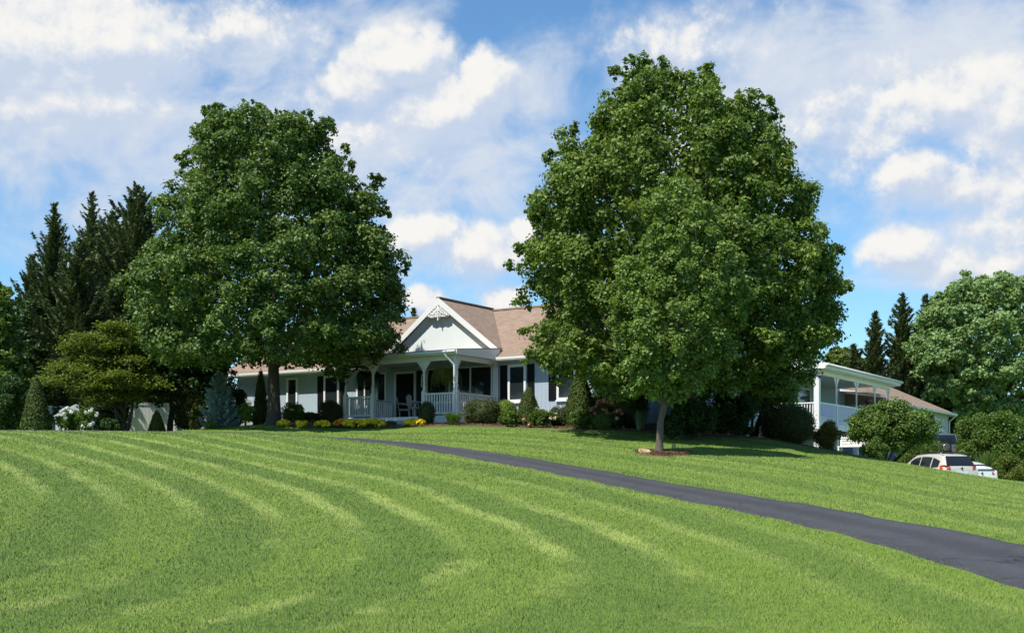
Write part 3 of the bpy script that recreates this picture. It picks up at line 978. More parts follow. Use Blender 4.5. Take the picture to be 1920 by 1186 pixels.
# ------------------------------------------------------------------ conifers
def conifer(name, label, D, px, top_y, half_px, mat, n=26000, base_y=None, up=.35, seg=.22, ragged=.25, group=None, power=.85, core=True, cat='tree'):
    bx = (px - 960) / F * D
    bz = h1(bx, D)
    root = empty(name, (bx, D, bz), 0, label, cat, group)
    ht = EYE + (HORZ - top_y) / F * D - bz
    Rm = half_px / F * D
    mb = MB().tube([(0, 0, -.2), (0, 0, ht * .5), (0, 0, ht * .97)], [Rm * .09 + .03, Rm * .05 + .02, .015], 8)
    mb.build('trunk', M['bark'], root)
    C, N_, Hg, S_ = [], [], [], []
    nb = max(int(ht / .22 * 6), 200)
    tot = 0
    bl = MB()
    lens = []
    brs = []
    for i in range(nb):
        f = (i + R.random()) / nb           # 0 bottom..1 top
        z = ht * (.03 + .95 * f)
        L = Rm * ((1 - f) ** power) * (1 + ragged * R.normal()) + .08
        L = max(L, .06)
        brs.append((z, L, R.random() * 2 * pi))
        lens.append(L)
    lens = np.array(lens)
    cnt = np.maximum((lens ** 1.3 / (lens ** 1.3).sum() * n).astype(int), 10)
    for (z, L, a), k in zip(brs, cnt):
        t_ = R.random(k) ** .65
        droop = -.18 * L * np.sin(t_ * pi) + up * L * t_ ** 2.2
        wv = (R.random(k) - .5) * (.30 * L + .12) * (1.1 - t_)
        x = cos(a) * L * t_ - sin(a) * wv
        y = sin(a) * L * t_ + cos(a) * wv
        zz = z + droop + (R.random(k) - .6) * (.10 * L + .05)
        C.append(np.stack([x, y, zz], 1))
        N_.append(unit(R.normal(size=(k, 3)) * .5 + np.array([cos(a) * .3, sin(a) * .3, 1])))
        Hg.append(np.tile(np.array([cos(a), sin(a), .25]) * 1.2, (k, 1)))
    k = int(n * .45)
    f = 1 - np.sqrt(R.random(k)); a = R.random(k) * 2 * pi
    rr = Rm * (1 - f) ** power * np.sqrt(R.random(k)) * .72
    C.append(np.stack([np.cos(a) * rr, np.sin(a) * rr, ht * (.03 + .93 * f)], 1))
    N_.append(unit(R.normal(size=(k, 3)) + np.array([0, 0, .6])))
    Hg.append(np.stack([np.cos(a), np.sin(a), np.full(k, .4)], 1) * 1.2)
    C = np.concatenate(C); N_ = np.concatenate(N_); Hg = np.concatenate(Hg)
    sz = seg * R.uniform(.6, 1.3, len(C))
    leaves_obj('crown', C, N_, sz, mat, root, aspect=.32, fold=.05, hang=Hg)
    return root
CG = 'dark conifers behind the left maple'
conifer('conifer_tree', 'leftmost spiky dark conifer against the sky at the left', 62, 102, 372, 92, M['spruce'], 44000, ragged=.38, seg=.26, group=CG, up=.55)
conifer('conifer_tree', 'narrow-topped dark conifer between the leftmost one and the bushy one', 66, 172, 350, 90, M['spruce'], 42000, ragged=.32, seg=.26, group=CG, up=.5)
conifer('conifer_tree', 'bushy dark conifer, tallest of its group, touching the left maple crown', 60, 256, 336, 128, M['spruce'], 80000, ragged=.22, seg=.26, group=CG, up=.5, power=.6)
conifer('conifer_tree', 'blunt dark conifer in the gap between the middle spiky one and the bushy one', 63, 214, 388, 78, M['spruce'], 52000, ragged=.24, seg=.26, group=CG, up=.5, power=.55)
conifer('conifer_tree', 'short dark conifer lowest at the outer left side of the group', 65, 62, 470, 70, M['spruce'], 34000, ragged=.3, seg=.26, group=CG, up=.5, power=.7)
conifer('conifer_tree', 'low dark conifer filling the space below the two spiky ones', 56, 150, 440, 95, M['spruce'], 42000, ragged=.25, seg=.26, group=CG, up=.5, power=.6)
CG2 = 'dark conifers behind the deck roof'
for (px, ty, hp, lab) in [(1641, 578, 38, 'leftmost and lowest of the dark conifers behind the deck roof'), (1692, 543, 50, 'tallest dark conifer rising above the deck roof'), (1737, 545, 42, 'dark conifer half hidden by the pale tree on the right'), (1600, 640, 40, 'small dark conifer top just beside the roof vent')]:
    conifer('conifer_tree', lab, 88, px, ty, hp * 1.15, M['spruce'], 26000, ragged=.25, seg=.36, group=CG2, up=.4, power=.7)
conifer('conifer_tree', 'small conifer top peeking over the roof left of the gable', 80, 776, 572, 30, M['darkleaf'], 6000, ragged=.25, seg=.3)
conifer('blue_spruce', 'small powdery blue spruce by the white fence left of the maple trunk', 47.5, 411, 694, 34, M['bluespruce'], 24000, ragged=.15, seg=.12, up=.2, power=.75)

# ------------------------------------------------------------------ other background trees
def O(lst): return lst
outline_tree('silver_maple', 'large pale silvery-green tree at the right edge behind the shrubs', 'tree', 85, 1880,
             [(522, 1840), (540, 1795), (560, 1750), (600, 1728), (650, 1705), (700, 1715), (750, 1760), (785, 1790)],
             [(522, 1920), (540, 1985), (560, 2040), (600, 2060), (650, 2070), (700, 2060), (750, 2020), (785, 1980)], 780, .4, M['silver'], M['bark'],
             130, .26, 70000, cr=(.9, 1.9), inner=.1, limbs=9, extra=[(1820, 520, .7), (1880, 525, .8), (1765, 560, .7), (1715, 660, .8), (1740, 600, .7)])
outline_tree('broadleaf_tree', 'pale green leafy tree at the left edge below the spiky conifer', 'tree', 52, 0,
             [(520, -30), (560, -60), (620, -80), (700, -80), (780, -70)], [(520, 0), (560, 28), (620, 40), (700, 60), (780, 58)], 790, .14, M['mid'], M['bark'], 90, .15, 22000, cr=(.45, .8), limbs=6)
outline_tree('broadleaf_tree', 'dark shady bush-like tree behind the clipped cone at far left', 'tree', 57, 60,
             [(560, 20), (620, -30), (700, -50), (790, -40)], [(560, 90), (620, 150), (700, 210), (790, 230)], 800, .14, M['darkleaf'], M['bark'], 110, .17, 22000, cr=(.5, .9), limbs=6)
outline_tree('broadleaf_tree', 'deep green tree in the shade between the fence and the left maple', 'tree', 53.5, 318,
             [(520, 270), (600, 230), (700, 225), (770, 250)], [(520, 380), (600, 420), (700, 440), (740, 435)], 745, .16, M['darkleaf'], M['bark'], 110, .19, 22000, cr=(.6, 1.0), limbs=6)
outline_tree('broadleaf_tree', 'light green tree top between the right maple and the roof vent', 'tree', 92, 1578,
             [(652, 1560), (680, 1545), (720, 1540)], [(652, 1592), (680, 1620), (720, 1640)], 730, .14, M['dogwood'], M['bark'], 50, .3, 7000, cr=(.6, 1.0), limbs=4)
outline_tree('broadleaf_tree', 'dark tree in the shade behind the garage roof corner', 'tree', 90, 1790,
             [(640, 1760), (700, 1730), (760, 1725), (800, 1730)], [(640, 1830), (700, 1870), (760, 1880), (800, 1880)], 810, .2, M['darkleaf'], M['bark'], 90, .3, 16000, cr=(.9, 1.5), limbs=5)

# layered dogwood-like tree on the left: horizontal tiers
def tiered_tree(name, label, D, px, tiers, mat, leaf=.12, nleaf=26000):
    bx = (px - 960) / F * D
    bz = h1(bx, D)
    root = empty(name, (bx, D, bz), 0, label, 'tree')
    C, N_ = [], []
    tot = sum(w for *_, w in tiers)
    mb = MB()
    for (tx, ty, w) in tiers:
        c = px2w(tx, ty, D) - np.array([bx, D, bz])
        c[1] += R.uniform(-.9, .9)
        k = int(nleaf * w / tot)
        W_ = w / F * D
        nt = max(3, int(w / 12))
        for j in range(nt):
            q = c + np.array([R.uniform(-1, 1) * W_ * .8, R.uniform(-1, 1) * W_ * .6, R.normal() * .16])
            kk = k // nt
            p = R.normal(size=(kk, 3)) * np.array([.30, .30, .10]) + q
            p[:, 2] -= .12 * ((p[:, 0] - q[0]) ** 2 + (p[:, 1] - q[1]) ** 2)
            C.append(p)
            N_.append(unit(R.normal(size=(kk, 3)) * .45 + np.array([0, 0, 1])))
        s0 = np.array([0, 0, max(c[2] - 1.0, .5)])
        MB().tube([s0, (s0 + c) / 2 + np.array([0, 0, .12]), c], [.06, .04, .012], 6).build('branch', M['bark'], root)
    leaves_obj('crown', np.concatenate(C), np.concatenate(N_), leaf * R.uniform(.7, 1.3, sum(len(c) for c in C)), mat, root)
    for (dx, dz) in ((0, 2.6), (-.35, 2.2), (.3, 2.4)):
        MB().tube([(dx * .2, 0, -.2), (dx, .1, 1.0), (dx * 1.5, 0, dz)], [.10, .07, .035], 8).build('trunk', M['bark'], root)
    return root
tiered_tree('dogwood_tree', 'layered yellow-green tree with flat tiers between conifers and left maple', 50, 232,
            [(205, 620, 30), (170, 632, 26), (238, 630, 28), (140, 648, 30), (190, 645, 34), (222, 652, 30), (258, 655, 30), (165, 664, 34), (120, 672, 26), (205, 670, 36), (245, 676, 30),
             (95, 690, 24), (140, 688, 34), (182, 686, 36), (224, 694, 34), (268, 690, 26), (112, 706, 28), (160, 708, 34), (198, 712, 34), (240, 714, 32), (285, 704, 20),
             (135, 722, 26), (178, 728, 32), (215, 732, 30), (256, 730, 26), (160, 742, 20), (205, 748, 24), (240, 744, 20)], M['dogwood'])

def chips(name, label, poly, n, size, lift):
    p = np.array(poly)
    x = R.uniform(p[:, 0].min(), p[:, 0].max(), n); y = R.uniform(p[:, 1].min(), p[:, 1].max(), n)
    k = inpoly(x, y, p)
    x, y = x[k], y[k]
    C = np.stack([x, y, H(x, y) + lift + R.random(len(x)) * .03], 1)
    o = leaves_obj(name, C, unit(R.normal(size=(len(x), 3)) * .45 + np.array([0, 0, 1])), size * R.uniform(.5, 1.4, len(x)), M['chips'], None, aspect=.45, fold=.1)
    tag(o, label, 'mulch', kind='stuff')
M['chips'] = foliage('mulch_chips', (0.06, 0.032, 0.018), (0.26, 0.16, 0.095), 0.0, 0.9)
chips('mulch_chips', 'loose brown bark chips in the long front bed', bed_poly, 60000, .07, .06)
chips('mulch_chips', 'loose brown bark chips in the round bed under the young tree', ring_poly, 5000, .05, .07)

# ------------------------------------------------------------------ shrubs
def shrub(name, label, px, ybase, D, w_px, ytop, mat, kind='round', leaf=.06, dens=1.0, cat='shrub', group=None, flowers=None, depth=1.0, shaggy=.06, parts=None):
    bx = (px - 960) / F * D
    bz = h1(bx, D)
    zt = EYE + (HORZ - ytop) / F * D - bz
    zt = max(zt, .18)
    Rx = w_px / 2 / F * D
    Ry = Rx * depth
    area = 4 * pi * (Rx * zt / 2 + Rx * Ry) / 2
    n = int(min(max(area / (leaf * leaf * .5) * 2.6 * dens, 600), 16000))
    u_ = unit(R.normal(size=(n, 3)))
    if kind in ('round', 'box'):
        ld = unit(R.normal(size=(9, 3))); la_ = R.uniform(-.12, .12, 9)
        lump = sum(la_[q] * np.exp(-((u_ - ld[q]) ** 2).sum(1) / .35) for q in range(9))[:, None]
        k = (R.uniform(.80, 1.0, (n, 1)) + lump) * (1 + shaggy * R.normal(size=(n, 1)))
        if kind == 'box':
            u2 = np.sign(u_) * np.abs(u_) ** .6
            u_n = u2 / np.linalg.norm(u2, axis=1, keepdims=True) ** .7
        else:
            u_n = u_
        p = u_n * k * np.array([Rx, Ry, zt * .52]) + np.array([0, 0, zt * .5])
        Nn = unit(u_ + R.normal(size=(n, 3)) * .5)
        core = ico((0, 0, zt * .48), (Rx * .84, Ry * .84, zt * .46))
    elif kind == 'cone':
        f = R.random(n) ** .75
        f = 1 - f if False else 1 - np.sqrt(R.random(n)) * 1.0
        a = R.random(n) * 2 * pi
        prof = np.clip(1 - f, 0, 1) ** .62 * np.clip(.82 + f * 1.2, 0, 1)
        k = R.uniform(.82, 1.0, n) * (1 + shaggy * R.normal(size=n))
        p = np.stack([np.cos(a) * Rx * prof * k, np.sin(a) * Ry * prof * k, f * zt * (1 + .02 * R.normal(size=n))], 1)
        Nn = unit(np.stack([np.cos(a), np.sin(a), np.full(n, .45)], 1) + R.normal(size=(n, 3)) * .5)
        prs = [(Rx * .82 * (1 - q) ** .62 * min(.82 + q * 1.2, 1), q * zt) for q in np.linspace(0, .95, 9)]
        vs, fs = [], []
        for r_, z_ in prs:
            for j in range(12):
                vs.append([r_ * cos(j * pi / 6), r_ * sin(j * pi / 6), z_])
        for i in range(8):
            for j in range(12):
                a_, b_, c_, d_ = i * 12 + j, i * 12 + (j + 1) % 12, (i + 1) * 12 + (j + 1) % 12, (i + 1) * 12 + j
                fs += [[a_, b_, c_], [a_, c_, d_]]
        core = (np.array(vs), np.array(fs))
    elif kind == 'loose':
        nc = 34
        n = int(n * 1.5)
        cc = unit(R.normal(size=(nc, 3))) * R.uniform(.45, .85, (nc, 1)) * np.array([Rx, Ry, zt * .5]) + np.array([0, 0, zt * .52])
        ix = R.integers(0, nc, n)
        rad = min(Rx, zt * .5) * .38
        p = cc[ix] + unit(R.normal(size=(n, 3)) + np.array([0, 0, .3])) * rad * R.random((n, 1)) ** .4
        p[:, 2] = np.maximum(p[:, 2], .02)
        Nn = unit(R.normal(size=(n, 3)) * .8 + np.array([0, 0, .6]))
        core = None
    elif kind == 'blades':
        core = None
    if kind == 'blades':
        k = int(150 * dens)
        a = R.random(k) * 2 * pi
        mbV, mbF, at = [], [], []
        for i in range(k):
            L = zt * R.uniform(.8, 1.15)
            sp = Rx * R.uniform(.2, 1.0)
            w = leaf * R.uniform(.18, .36)
            r0 = Rx * .35 * sqrt(R.random())
            b_ = a[i] + R.normal() * .3
            bx0, by0 = cos(b_) * r0, sin(b_) * r0
            side = np.array([-sin(a[i]), cos(a[i]), 0])
            base = len(mbV)
            for t_ in (0, .35, .7, 1):
                hgt = L * (1 - (1 - t_) ** 1.6) if kind else 0
                z_ = L * (t_ * 1.25 - .42 * t_ ** 2.6)
                c = np.array([bx0 + cos(a[i]) * sp * t_ ** 1.5 * .8, by0 + sin(a[i]) * sp * t_ ** 1.5 * .8, z_])
                ww = w * (1 - t_ ** 2 * .9)
                mbV += [c - side * ww, c + side * ww]
                at += [R.random()] * 2
            for q in range(3):
                mbF.append([base + 2 * q, base + 2 * q + 1, base + 2 * q + 3, base + 2 * q + 2])
        root = empty(name, (bx, D, bz), 0, label, cat, group) if flowers else None
        o = fast_mesh('foliage' if flowers else name, np.array(mbV), np.array(mbF), mat, root, attr=np.array(at))
        if not flowers:
            o.location = (bx, D, bz)
            tag(o, label, cat, group)
            return o
    else:
        root = empty(name, (bx, D, bz), 0, label, cat, group)
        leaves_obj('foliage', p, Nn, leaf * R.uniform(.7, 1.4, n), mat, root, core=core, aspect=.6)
        MB().tube([(0, 0, -.15), (.02, 0, zt * .35)], [.04 + Rx * .03, .03], 7).build('stem', M['bark'], root)
    if flowers:
        fm, cnt, fs_ = flowers
        for q in range(cnt):
            w = unit(R.normal(size=(1, 3)) + np.array([[0, -.7, .7]]))[0]
            c = w * np.array([Rx, Ry, zt * .55]) * R.uniform(.9, 1.05) + np.array([0, 0, zt * .5])
            c[2] = max(c[2], .05)
            k = 16
            dv = unit(R.normal(size=(k, 3)) + np.array([0, -.2, .4]))
            leaves_obj('flower', c + dv * fs_ * .45, unit(dv + R.normal(size=(k, 3)) * .3), fs_ * R.uniform(.6, 1.0, k), fm, root, aspect=.9)
    return root
# clipped / planted items along the house front (photo position, base y, distance, width px, top y)
SH = [
 ('arborvitae', 'clipped narrow cone of golden-green arborvitae at the far left edge', 68, 808, 46.5, 60, 704, 'arbor', 'cone', .07, 1.0),
 ('shrub', 'dull green low bush right of the bush before the white fence', 208, 808, 48, 60, 784, 'darkleaf', 'loose', .08, .9),
 ('shrub', 'deep green mass of leaves at the far left edge behind the cone', 20, 808, 50, 80, 690, 'darkleaf', 'loose', .1, 1.0),
 ('shrub', 'small dark cone-shaped evergreen in the shade before the grey fence', 294, 806, 50, 34, 768, 'yew', 'cone', .06, 1.0),
 ('shrub', 'small yellow-tinged bush left of the blue spruce', 367, 803, 47, 26, 786, 'reddish', 'loose', .06, 1.0),
 ('shrub', 'tiny light green tuft at the foot of the blue spruce', 396, 803, 46.8, 26, 789, 'lime', 'loose', .06, 1.0),
 ('shrub', 'feathery pale green bush between the blue spruce and the arborvitae', 460, 798, 47.5, 36, 756, 'lime', 'loose', .06, .9),
 ('arborvitae', 'tall columnar arborvitae just left of the big left maple trunk', 489, 795, 51.0, 34, 690, 'arbor', 'cone', .06, 1.0),
 ('shrub', 'small dark shrub at the foot of the left maple trunk, left side', 478, 798, 48.3, 30, 778, 'reddish', 'loose', .06, .8),
 ('shrub', 'dark leafy shrub right of the left maple trunk', 551, 795, 50.5, 50, 752, 'mid', 'loose', .07, .9),
 ('shrub', 'low dark clipped shrub under the shaded wall panel', 580, 793, 51.5, 44, 772, 'yew', 'round', .06, 1.0),
 ('shrub', 'dark round shrub in front of the left wing window', 622, 792, 51.2, 48, 750, 'yew', 'round', .06, 1.0),
 ('shrub', 'small round dark shrub beside the porch steps', 800, 788, 47.3, 30, 752, 'yew', 'round', .06, 1.0),
 ('shrub', 'broad clipped dome of dark bronze-green in front of the porch side rail', 905, 798, 46.6, 70, 748, 'yew', 'box', .05, 1.2),
 ('shrub', 'golden lime shrub tucked behind the bronze clipped dome', 950, 785, 48, 44, 750, 'lime', 'round', .05, 1.0),
 ('shrub', 'pointed clipped green cone before the white framed window', 991, 796, 47, 56, 724, 'arbor', 'cone', .05, 1.2),
 ('shrub', 'flat clipped brownish shrub below the second front window', 1050, 798, 46.4, 46, 763, 'yew', 'box', .05, 1.0),
 ('arborvitae', 'tall dense arborvitae against the front wall under the big maple', 1088, 802, 46.2, 72, 692, 'arbor', 'cone', .06, 1.2),
 ('shrub', 'dark wide evergreen between the tall arborvitae and the globe', 1128, 802, 46.2, 56, 705, 'yew', 'cone', .06, 1.2),
 ('shrub', 'large clipped dark globe just left of the young tree trunk', 1182, 804, 45.2, 66, 720, 'yew', 'round', .05, 1.2),
 ('shrub', 'leafy green shrub at the foot of the tall arborvitae', 1090, 806, 44.9, 48, 768, 'mid', 'loose', .07, .9),
 ('shrub', 'low green mound below the pink flowering bush', 1135, 806, 44.7, 50, 775, 'mid', 'round', .06, 1.0),
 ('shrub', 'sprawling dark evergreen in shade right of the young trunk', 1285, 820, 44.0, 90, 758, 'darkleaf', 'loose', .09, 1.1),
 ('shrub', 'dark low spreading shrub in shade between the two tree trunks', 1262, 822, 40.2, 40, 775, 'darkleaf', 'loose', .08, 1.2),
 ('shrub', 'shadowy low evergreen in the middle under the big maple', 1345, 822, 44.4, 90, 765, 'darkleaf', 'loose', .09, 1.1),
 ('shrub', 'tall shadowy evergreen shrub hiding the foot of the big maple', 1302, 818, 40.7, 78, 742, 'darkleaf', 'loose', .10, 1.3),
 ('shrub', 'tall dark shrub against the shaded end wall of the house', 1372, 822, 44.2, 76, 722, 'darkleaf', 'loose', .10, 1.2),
 ('shrub', 'tall dark evergreen shrub directly behind the blue spruce', 432, 802, 50.5, 60, 715, 'yew', 'loose', .09, 1.3),
 ('shrub', 'dark shapeless shrub between the small dark cone and the blue spruce', 352, 803, 52, 66, 730, 'yew', 'loose', .09, 1.3),
 ('shrub', 'dark shrub in the shade behind the multi-stemmed trunks of the layered tree', 215, 806, 52, 60, 735, 'yew', 'loose', .09, 1.3),
 ('shrub', 'small dark purple-leaved shrub beside the big clipped shrub', 1390, 825, 44.6, 48, 790, 'darkleaf', 'loose', .07, 1.0),
 ('shrub', 'big clipped rounded shrub left of the deck corner post', 1477, 836, 45.6, 98, 756, 'yew', 'round', .06, 1.3),
 ('shrub', 'bronze-tipped loose shrub right of the big clipped shrub', 1552, 848, 46.4, 52, 788, 'reddish', 'loose', .07, 1.0),
 ('shrub', 'green undergrowth beneath the multi-stemmed tree by the deck', 1640, 862, 47.5, 50, 822, 'mid', 'loose', .08, .9),
 ('shrub', 'dark green bush behind the beige wagon', 1720, 868, 57, 80, 800, 'mid', 'loose', .09, .9),
 ('shrub', 'bright green bushy shrub above the parked cars, left of its group', 1832, 850, 61, 90, 775, 'mid', 'loose', .13, 1.1),
 ('shrub', 'bright green bushy shrub at the right edge above the bank', 1895, 850, 60, 110, 768, 'mid', 'loose', .13, 1.1),
 ('shrub', 'darker green shrub between the garage corner and the bright shrubs', 1815, 845, 66, 60, 790, 'darkleaf', 'loose', .13, 1.0),
]
for (nm, lab, px, yb, D, w, yt, mt, kd, lf, dn) in SH:
    shrub(nm, lab, px, yb, D, w, yt, M[mt], kd, lf, dn)
shrub('bloom_or_highlight_bush', 'loose leafy bush with white leaf highlights made as petals, in front of the peaked white block at left', 148, 808, 47.5, 84, 764, M['mid'], 'loose', .08, .7, flowers=(M['leaf_highlight'], 26, .11))  # white petals are painted highlights on the foliage
shrub('bloom_or_highlight_bush', 'bush with coral pink blooms against the dark evergreens', 1135, 800, 45.5, 60, 752, M['reddish'], 'loose', .06, .45, flowers=(M['pink'], 56, .11))
shrub('rose_bush', 'dark green rose bush with a few cream and pale blooms in the front bed', 1020, 800, 45.6, 60, 766, M['mid'], 'loose', .07, 1.0, flowers=(M['cream'], 6, .10))
shrub('rose_bush', 'small plant with salmon blooms left of the cream rose bush', 992, 802, 45.3, 22, 780, M['mid'], 'loose', .06, 1.0, flowers=(M['pink'], 3, .10))
shrub('flowering_plant', 'small plant with white and rose blooms left of the iris', 1157, 806, 44.4, 26, 770, M['darkleaf'], 'loose', .06, 1.0, flowers=(M['pink'], 6, .11))
shrub('daylily_clump', 'bright green arching leaf clump in front of the porch corner post', 850, 799, 45.9, 56, 770, M['mid'], 'blades', .06, 1.6, cat='plant')
shrub('hosta', 'broad green leafy clump right of the bronze clipped dome', 958, 800, 45.5, 52, 772, M['mid'], 'loose', .10, .9, cat='plant')
shrub('iris_clump', 'upright grey-green sword leaves left of the young tree trunk', 1200, 806, 43.8, 40, 764, M['iris'], 'blades', .07, .5, cat='plant')
shrub('iris_clump', 'small tuft of sword leaves at the right side of the mulch ring', 1263, 850, 34.2, 16, 826, M['iris'], 'blades', .04, .12, cat='plant')
shrub('daylily_clump', 'fountain of strap leaves on the bank above the cars', 1850, 865, 58.5, 60, 838, M['mid'], 'blades', .10, 1.3, cat='plant')
shrub('ground_cover', 'low grey-green plants on the bank at the right edge', 1890, 870, 58, 70, 850, M['dogwood'], 'loose', .09, .8, cat='plant')
# yellow flower clumps along the mulch edge
YF = [(532, 47.2, 'yellow', 'leftmost yellow flower clump at the end of the bed'), (566, 47.2, 'yellow', 'second yellow flower clump from the left end of the bed'),
      (606, 47.1, 'yellow', 'large double yellow flower clump in front of the round dark shrub'), (637, 47.2, 'orange', 'orange and yellow flower clump before the left porch post'),
      (655, 47.0, 'yellow', 'low yellow flower clump under the left porch railing'), (674, 47.3, 'yellow', 'bright yellow flower clump under the middle of the left railing'),
      (689, 47.1, 'yellow', 'sparse yellow flower clump near the end of the left railing'), (707, 47.3, 'yellow', 'tall yellow and amber flower clump left of the steps'),
      (772, 47.4, 'yellow', 'yellow flower clump right of the porch steps'), (785, 47.3, 'yellow', 'yellow flower clump beside the small round shrub')]
for i, (px, D, mc, lab) in enumerate(YF):
    D -= 1.15
    yb = 797
    w = 27 if i in (2, 7, 8) else 21
    shrub('flower_clump', lab, px, yb, D, w, 788 if i > 2 else 791, M['reddish' if i in (6, 7) else 'mid'], 'loose', .05, .5, cat='flowers', group='yellow flowers along the mulch bed', flowers=(M[mc], 20 if w > 22 else 14, .13))
for (px, D, lab) in [(586, 47.2, 'bare green bedding plant between the yellow clumps'), (735, 47.4, 'green bedding plant without blooms in front of the steps'), (722, 47.6, 'small leafy bedding plant left of the steps')]:
    shrub('bedding_plant', lab, px, 797, D, 20, 788, M['dogwood'], 'loose', .05, .6, cat='plant')

# multi-stem small trees near the deck
def multistem(name, label, D, px, cx, w_px, ytop, ybot, mat, n=22000, leaf=.10, nc=60, stems=5):
    bx = (px - 960) / F * D; bz = h1(bx, D)
    root = empty(name, (bx, D, bz), 0, label, 'tree')
    c0 = px2w(cx, (ytop + ybot) / 2, D) - np.array([bx, D, bz])
    rx = w_px / 2 / F * D; rz = (ybot - ytop) / 2 / F * D
    cc = unit(R.normal(size=(nc, 3)) + np.array([0, 0, .2])) * R.uniform(.55, .9, (nc, 1)) * np.array([rx, rx * .8, rz]) + c0
    counts = [n // nc] * nc
    C, N_ = clump_leaves(cc, [R.uniform(.28, .48) * (1.2 if rx > 1.6 else 1) for _ in range(nc)], counts, lambda z: np.array([c0[0], 0, z - .3]))
    leaves_obj('crown', C, N_, leaf * R.uniform(.7, 1.3, len(C)), mat, root)
    for i in range(stems):
        e = cc[R.integers(0, nc)]
        m_ = np.array([e[0] * .45, e[1] * .4, e[2] * .5])
        MB().tube([(R.normal() * .08, R.normal() * .08, -.2), m_ * .5 + np.array([0, 0, .05]), m_, e], [.075, .06, .045, .015], 7).build('trunk', M['bark'], root)
    return root
multistem('ornamental_tree', 'spreading multi-stemmed tree in front of the deck beside the cars', 50, 1658, 1674, 160, 758, 845, M['mid'], 30000, .11, 90, 6)
multistem('ornamental_tree', 'thin airy tree between the big maple and the deck railing', 46.5, 1408, 1440, 110, 690, 780, M['pear'], 12000, .09, 46, 4)

# ------------------------------------------------------------------ HOUSE (local u, v; z is world height)
house = empty('house', (HO[0], HO[1], 0), AU, 'long low grey-blue house with brown shingle roofs, white gabled porch and side deck', 'house')
def hb(name, mat, *boxes, parent=None, bevel=0):
    mb = MB()
    for b in boxes: mb.box(*b)
    return mb.build(name, mat, parent or house, bevel)
FZ = 4.0
EZ = 6.60
UL, UR = -15.3, 9.2
# main walls as a closed box (front face v=3)
wall = hb('wall', M['siding'], (UL, UR, 3.0, 11.0, 1.2, 6.75))
hb('foundation', M['greystone'], (UL - .02, UR + .02, 2.97, 11.03, 1.0, 3.62))
# gable end triangles
MB().prism([(UR, 3, 6.75), (UR, 11, 6.75), (UR, 7, 9.2)], (-.15, 0, 0)).build('gable_wall', M['siding'], house)
MB().prism([(UL, 3, 6.75), (UL, 11, 6.75), (UL, 7, 9.2)], (.15, 0, 0)).build('gable_wall', M['siding'], house)
# main roof: two slabs
RZ = 9.22
ov = .5
sl_ = (RZ - 6.72) / 4.0
ez = 6.72 - ov * sl_ * .55
def slab(pts4, th=.12):
    return MB().prism(pts4, (0, 0, -th))
front = slab([(UL - .45, 3 - ov, ez), (UR + .45, 3 - ov, ez), (UR + .45, 7, RZ), (UL - .45, 7, RZ)])
front.build('roof', M['roof'], house)
slab([(UL - .45, 11 + ov, ez), (UR + .45, 11 + ov, ez), (UR + .45, 7.001, RZ), (UL - .45, 7.001, RZ)]).build('roof', M['roof'], house)
hb('ridge_cap', M['roof'], (UL - .46, UR + .46, 6.88, 7.12, RZ - .03, RZ + .04))
# soffit, fascia and gutters
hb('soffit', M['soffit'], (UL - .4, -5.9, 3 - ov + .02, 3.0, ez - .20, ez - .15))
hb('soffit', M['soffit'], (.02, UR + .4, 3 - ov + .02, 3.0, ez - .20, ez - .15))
def gutter(u0, u1, v, z):
    mb = MB()
    prof = [(0, 0), (-.11, 0), (-.13, .06), (-.13, .13), (-.115, .13), (-.10, .03), (0, .03)]
    n = len(prof)
    mb.prism([(u0, v + a, z + b) for a, b in prof], (u1 - u0, 0, 0))
    mb.box(u0, u1, v, v + .025, z - .03, z + .15)
    return mb.build('gutter', M['white'], house)
gutter(UL - .42, -5.95, 3 - ov, ez - .17)
gutter(.08, UR + .42, 3 - ov, ez - .17)
# cross gable over the porch
GU0, GU1, GC = -5.86, .04, -2.91
GZB, GZT = 6.90, 9.20
hwid = (GU1 - GU0) / 2 + .15
MB().prism([(GC - hwid + .16, 3.0, GZB - .11), (GC + hwid - .16, 3.0, GZB - .11), (GC, 3.0, GZT - .06)], (0, .1, 0)).build('gable_siding', M['gable'], house)
hb('gable_base', M['white'], (GU0 - .05, GU1 + .05, 2.80, 3.1, GZB - .22, GZB - .10))
for s in (-1, 1):
    e0 = GC + s * hwid
    zz0 = GZB - .08
    # roof plane, from a small overhang in front of the gable back to the valley
    p = [(e0, 2.76, zz0), (GC, 2.76, GZT), (GC, 7.0, GZT), (e0, 3.1, zz0)]
    MB().prism(p, (0, 0, .09)).build('gable_roof', M['roof'], house)
    # barge board
    MB().prism([(e0, 2.74, zz0 - .16), (e0, 2.74, zz0 + .10), (GC, 2.74, GZT + .10), (GC, 2.74, GZT - .20)], (0, .05, 0)).build('barge_board', M['white'], house)
    MB().prism([(e0, 2.79, zz0 - .04), (GC, 2.79, GZT - .04), (GC, 3.0, GZT - .04), (e0, 3.0, zz0 - .04)], (0, 0, .03)).build('gable_soffit', M['white'], house)
hb('ridge_cap', M['roof'], (GC - .1, GC + .1, 2.74, 7.0, GZT + .08, GZT + .13))
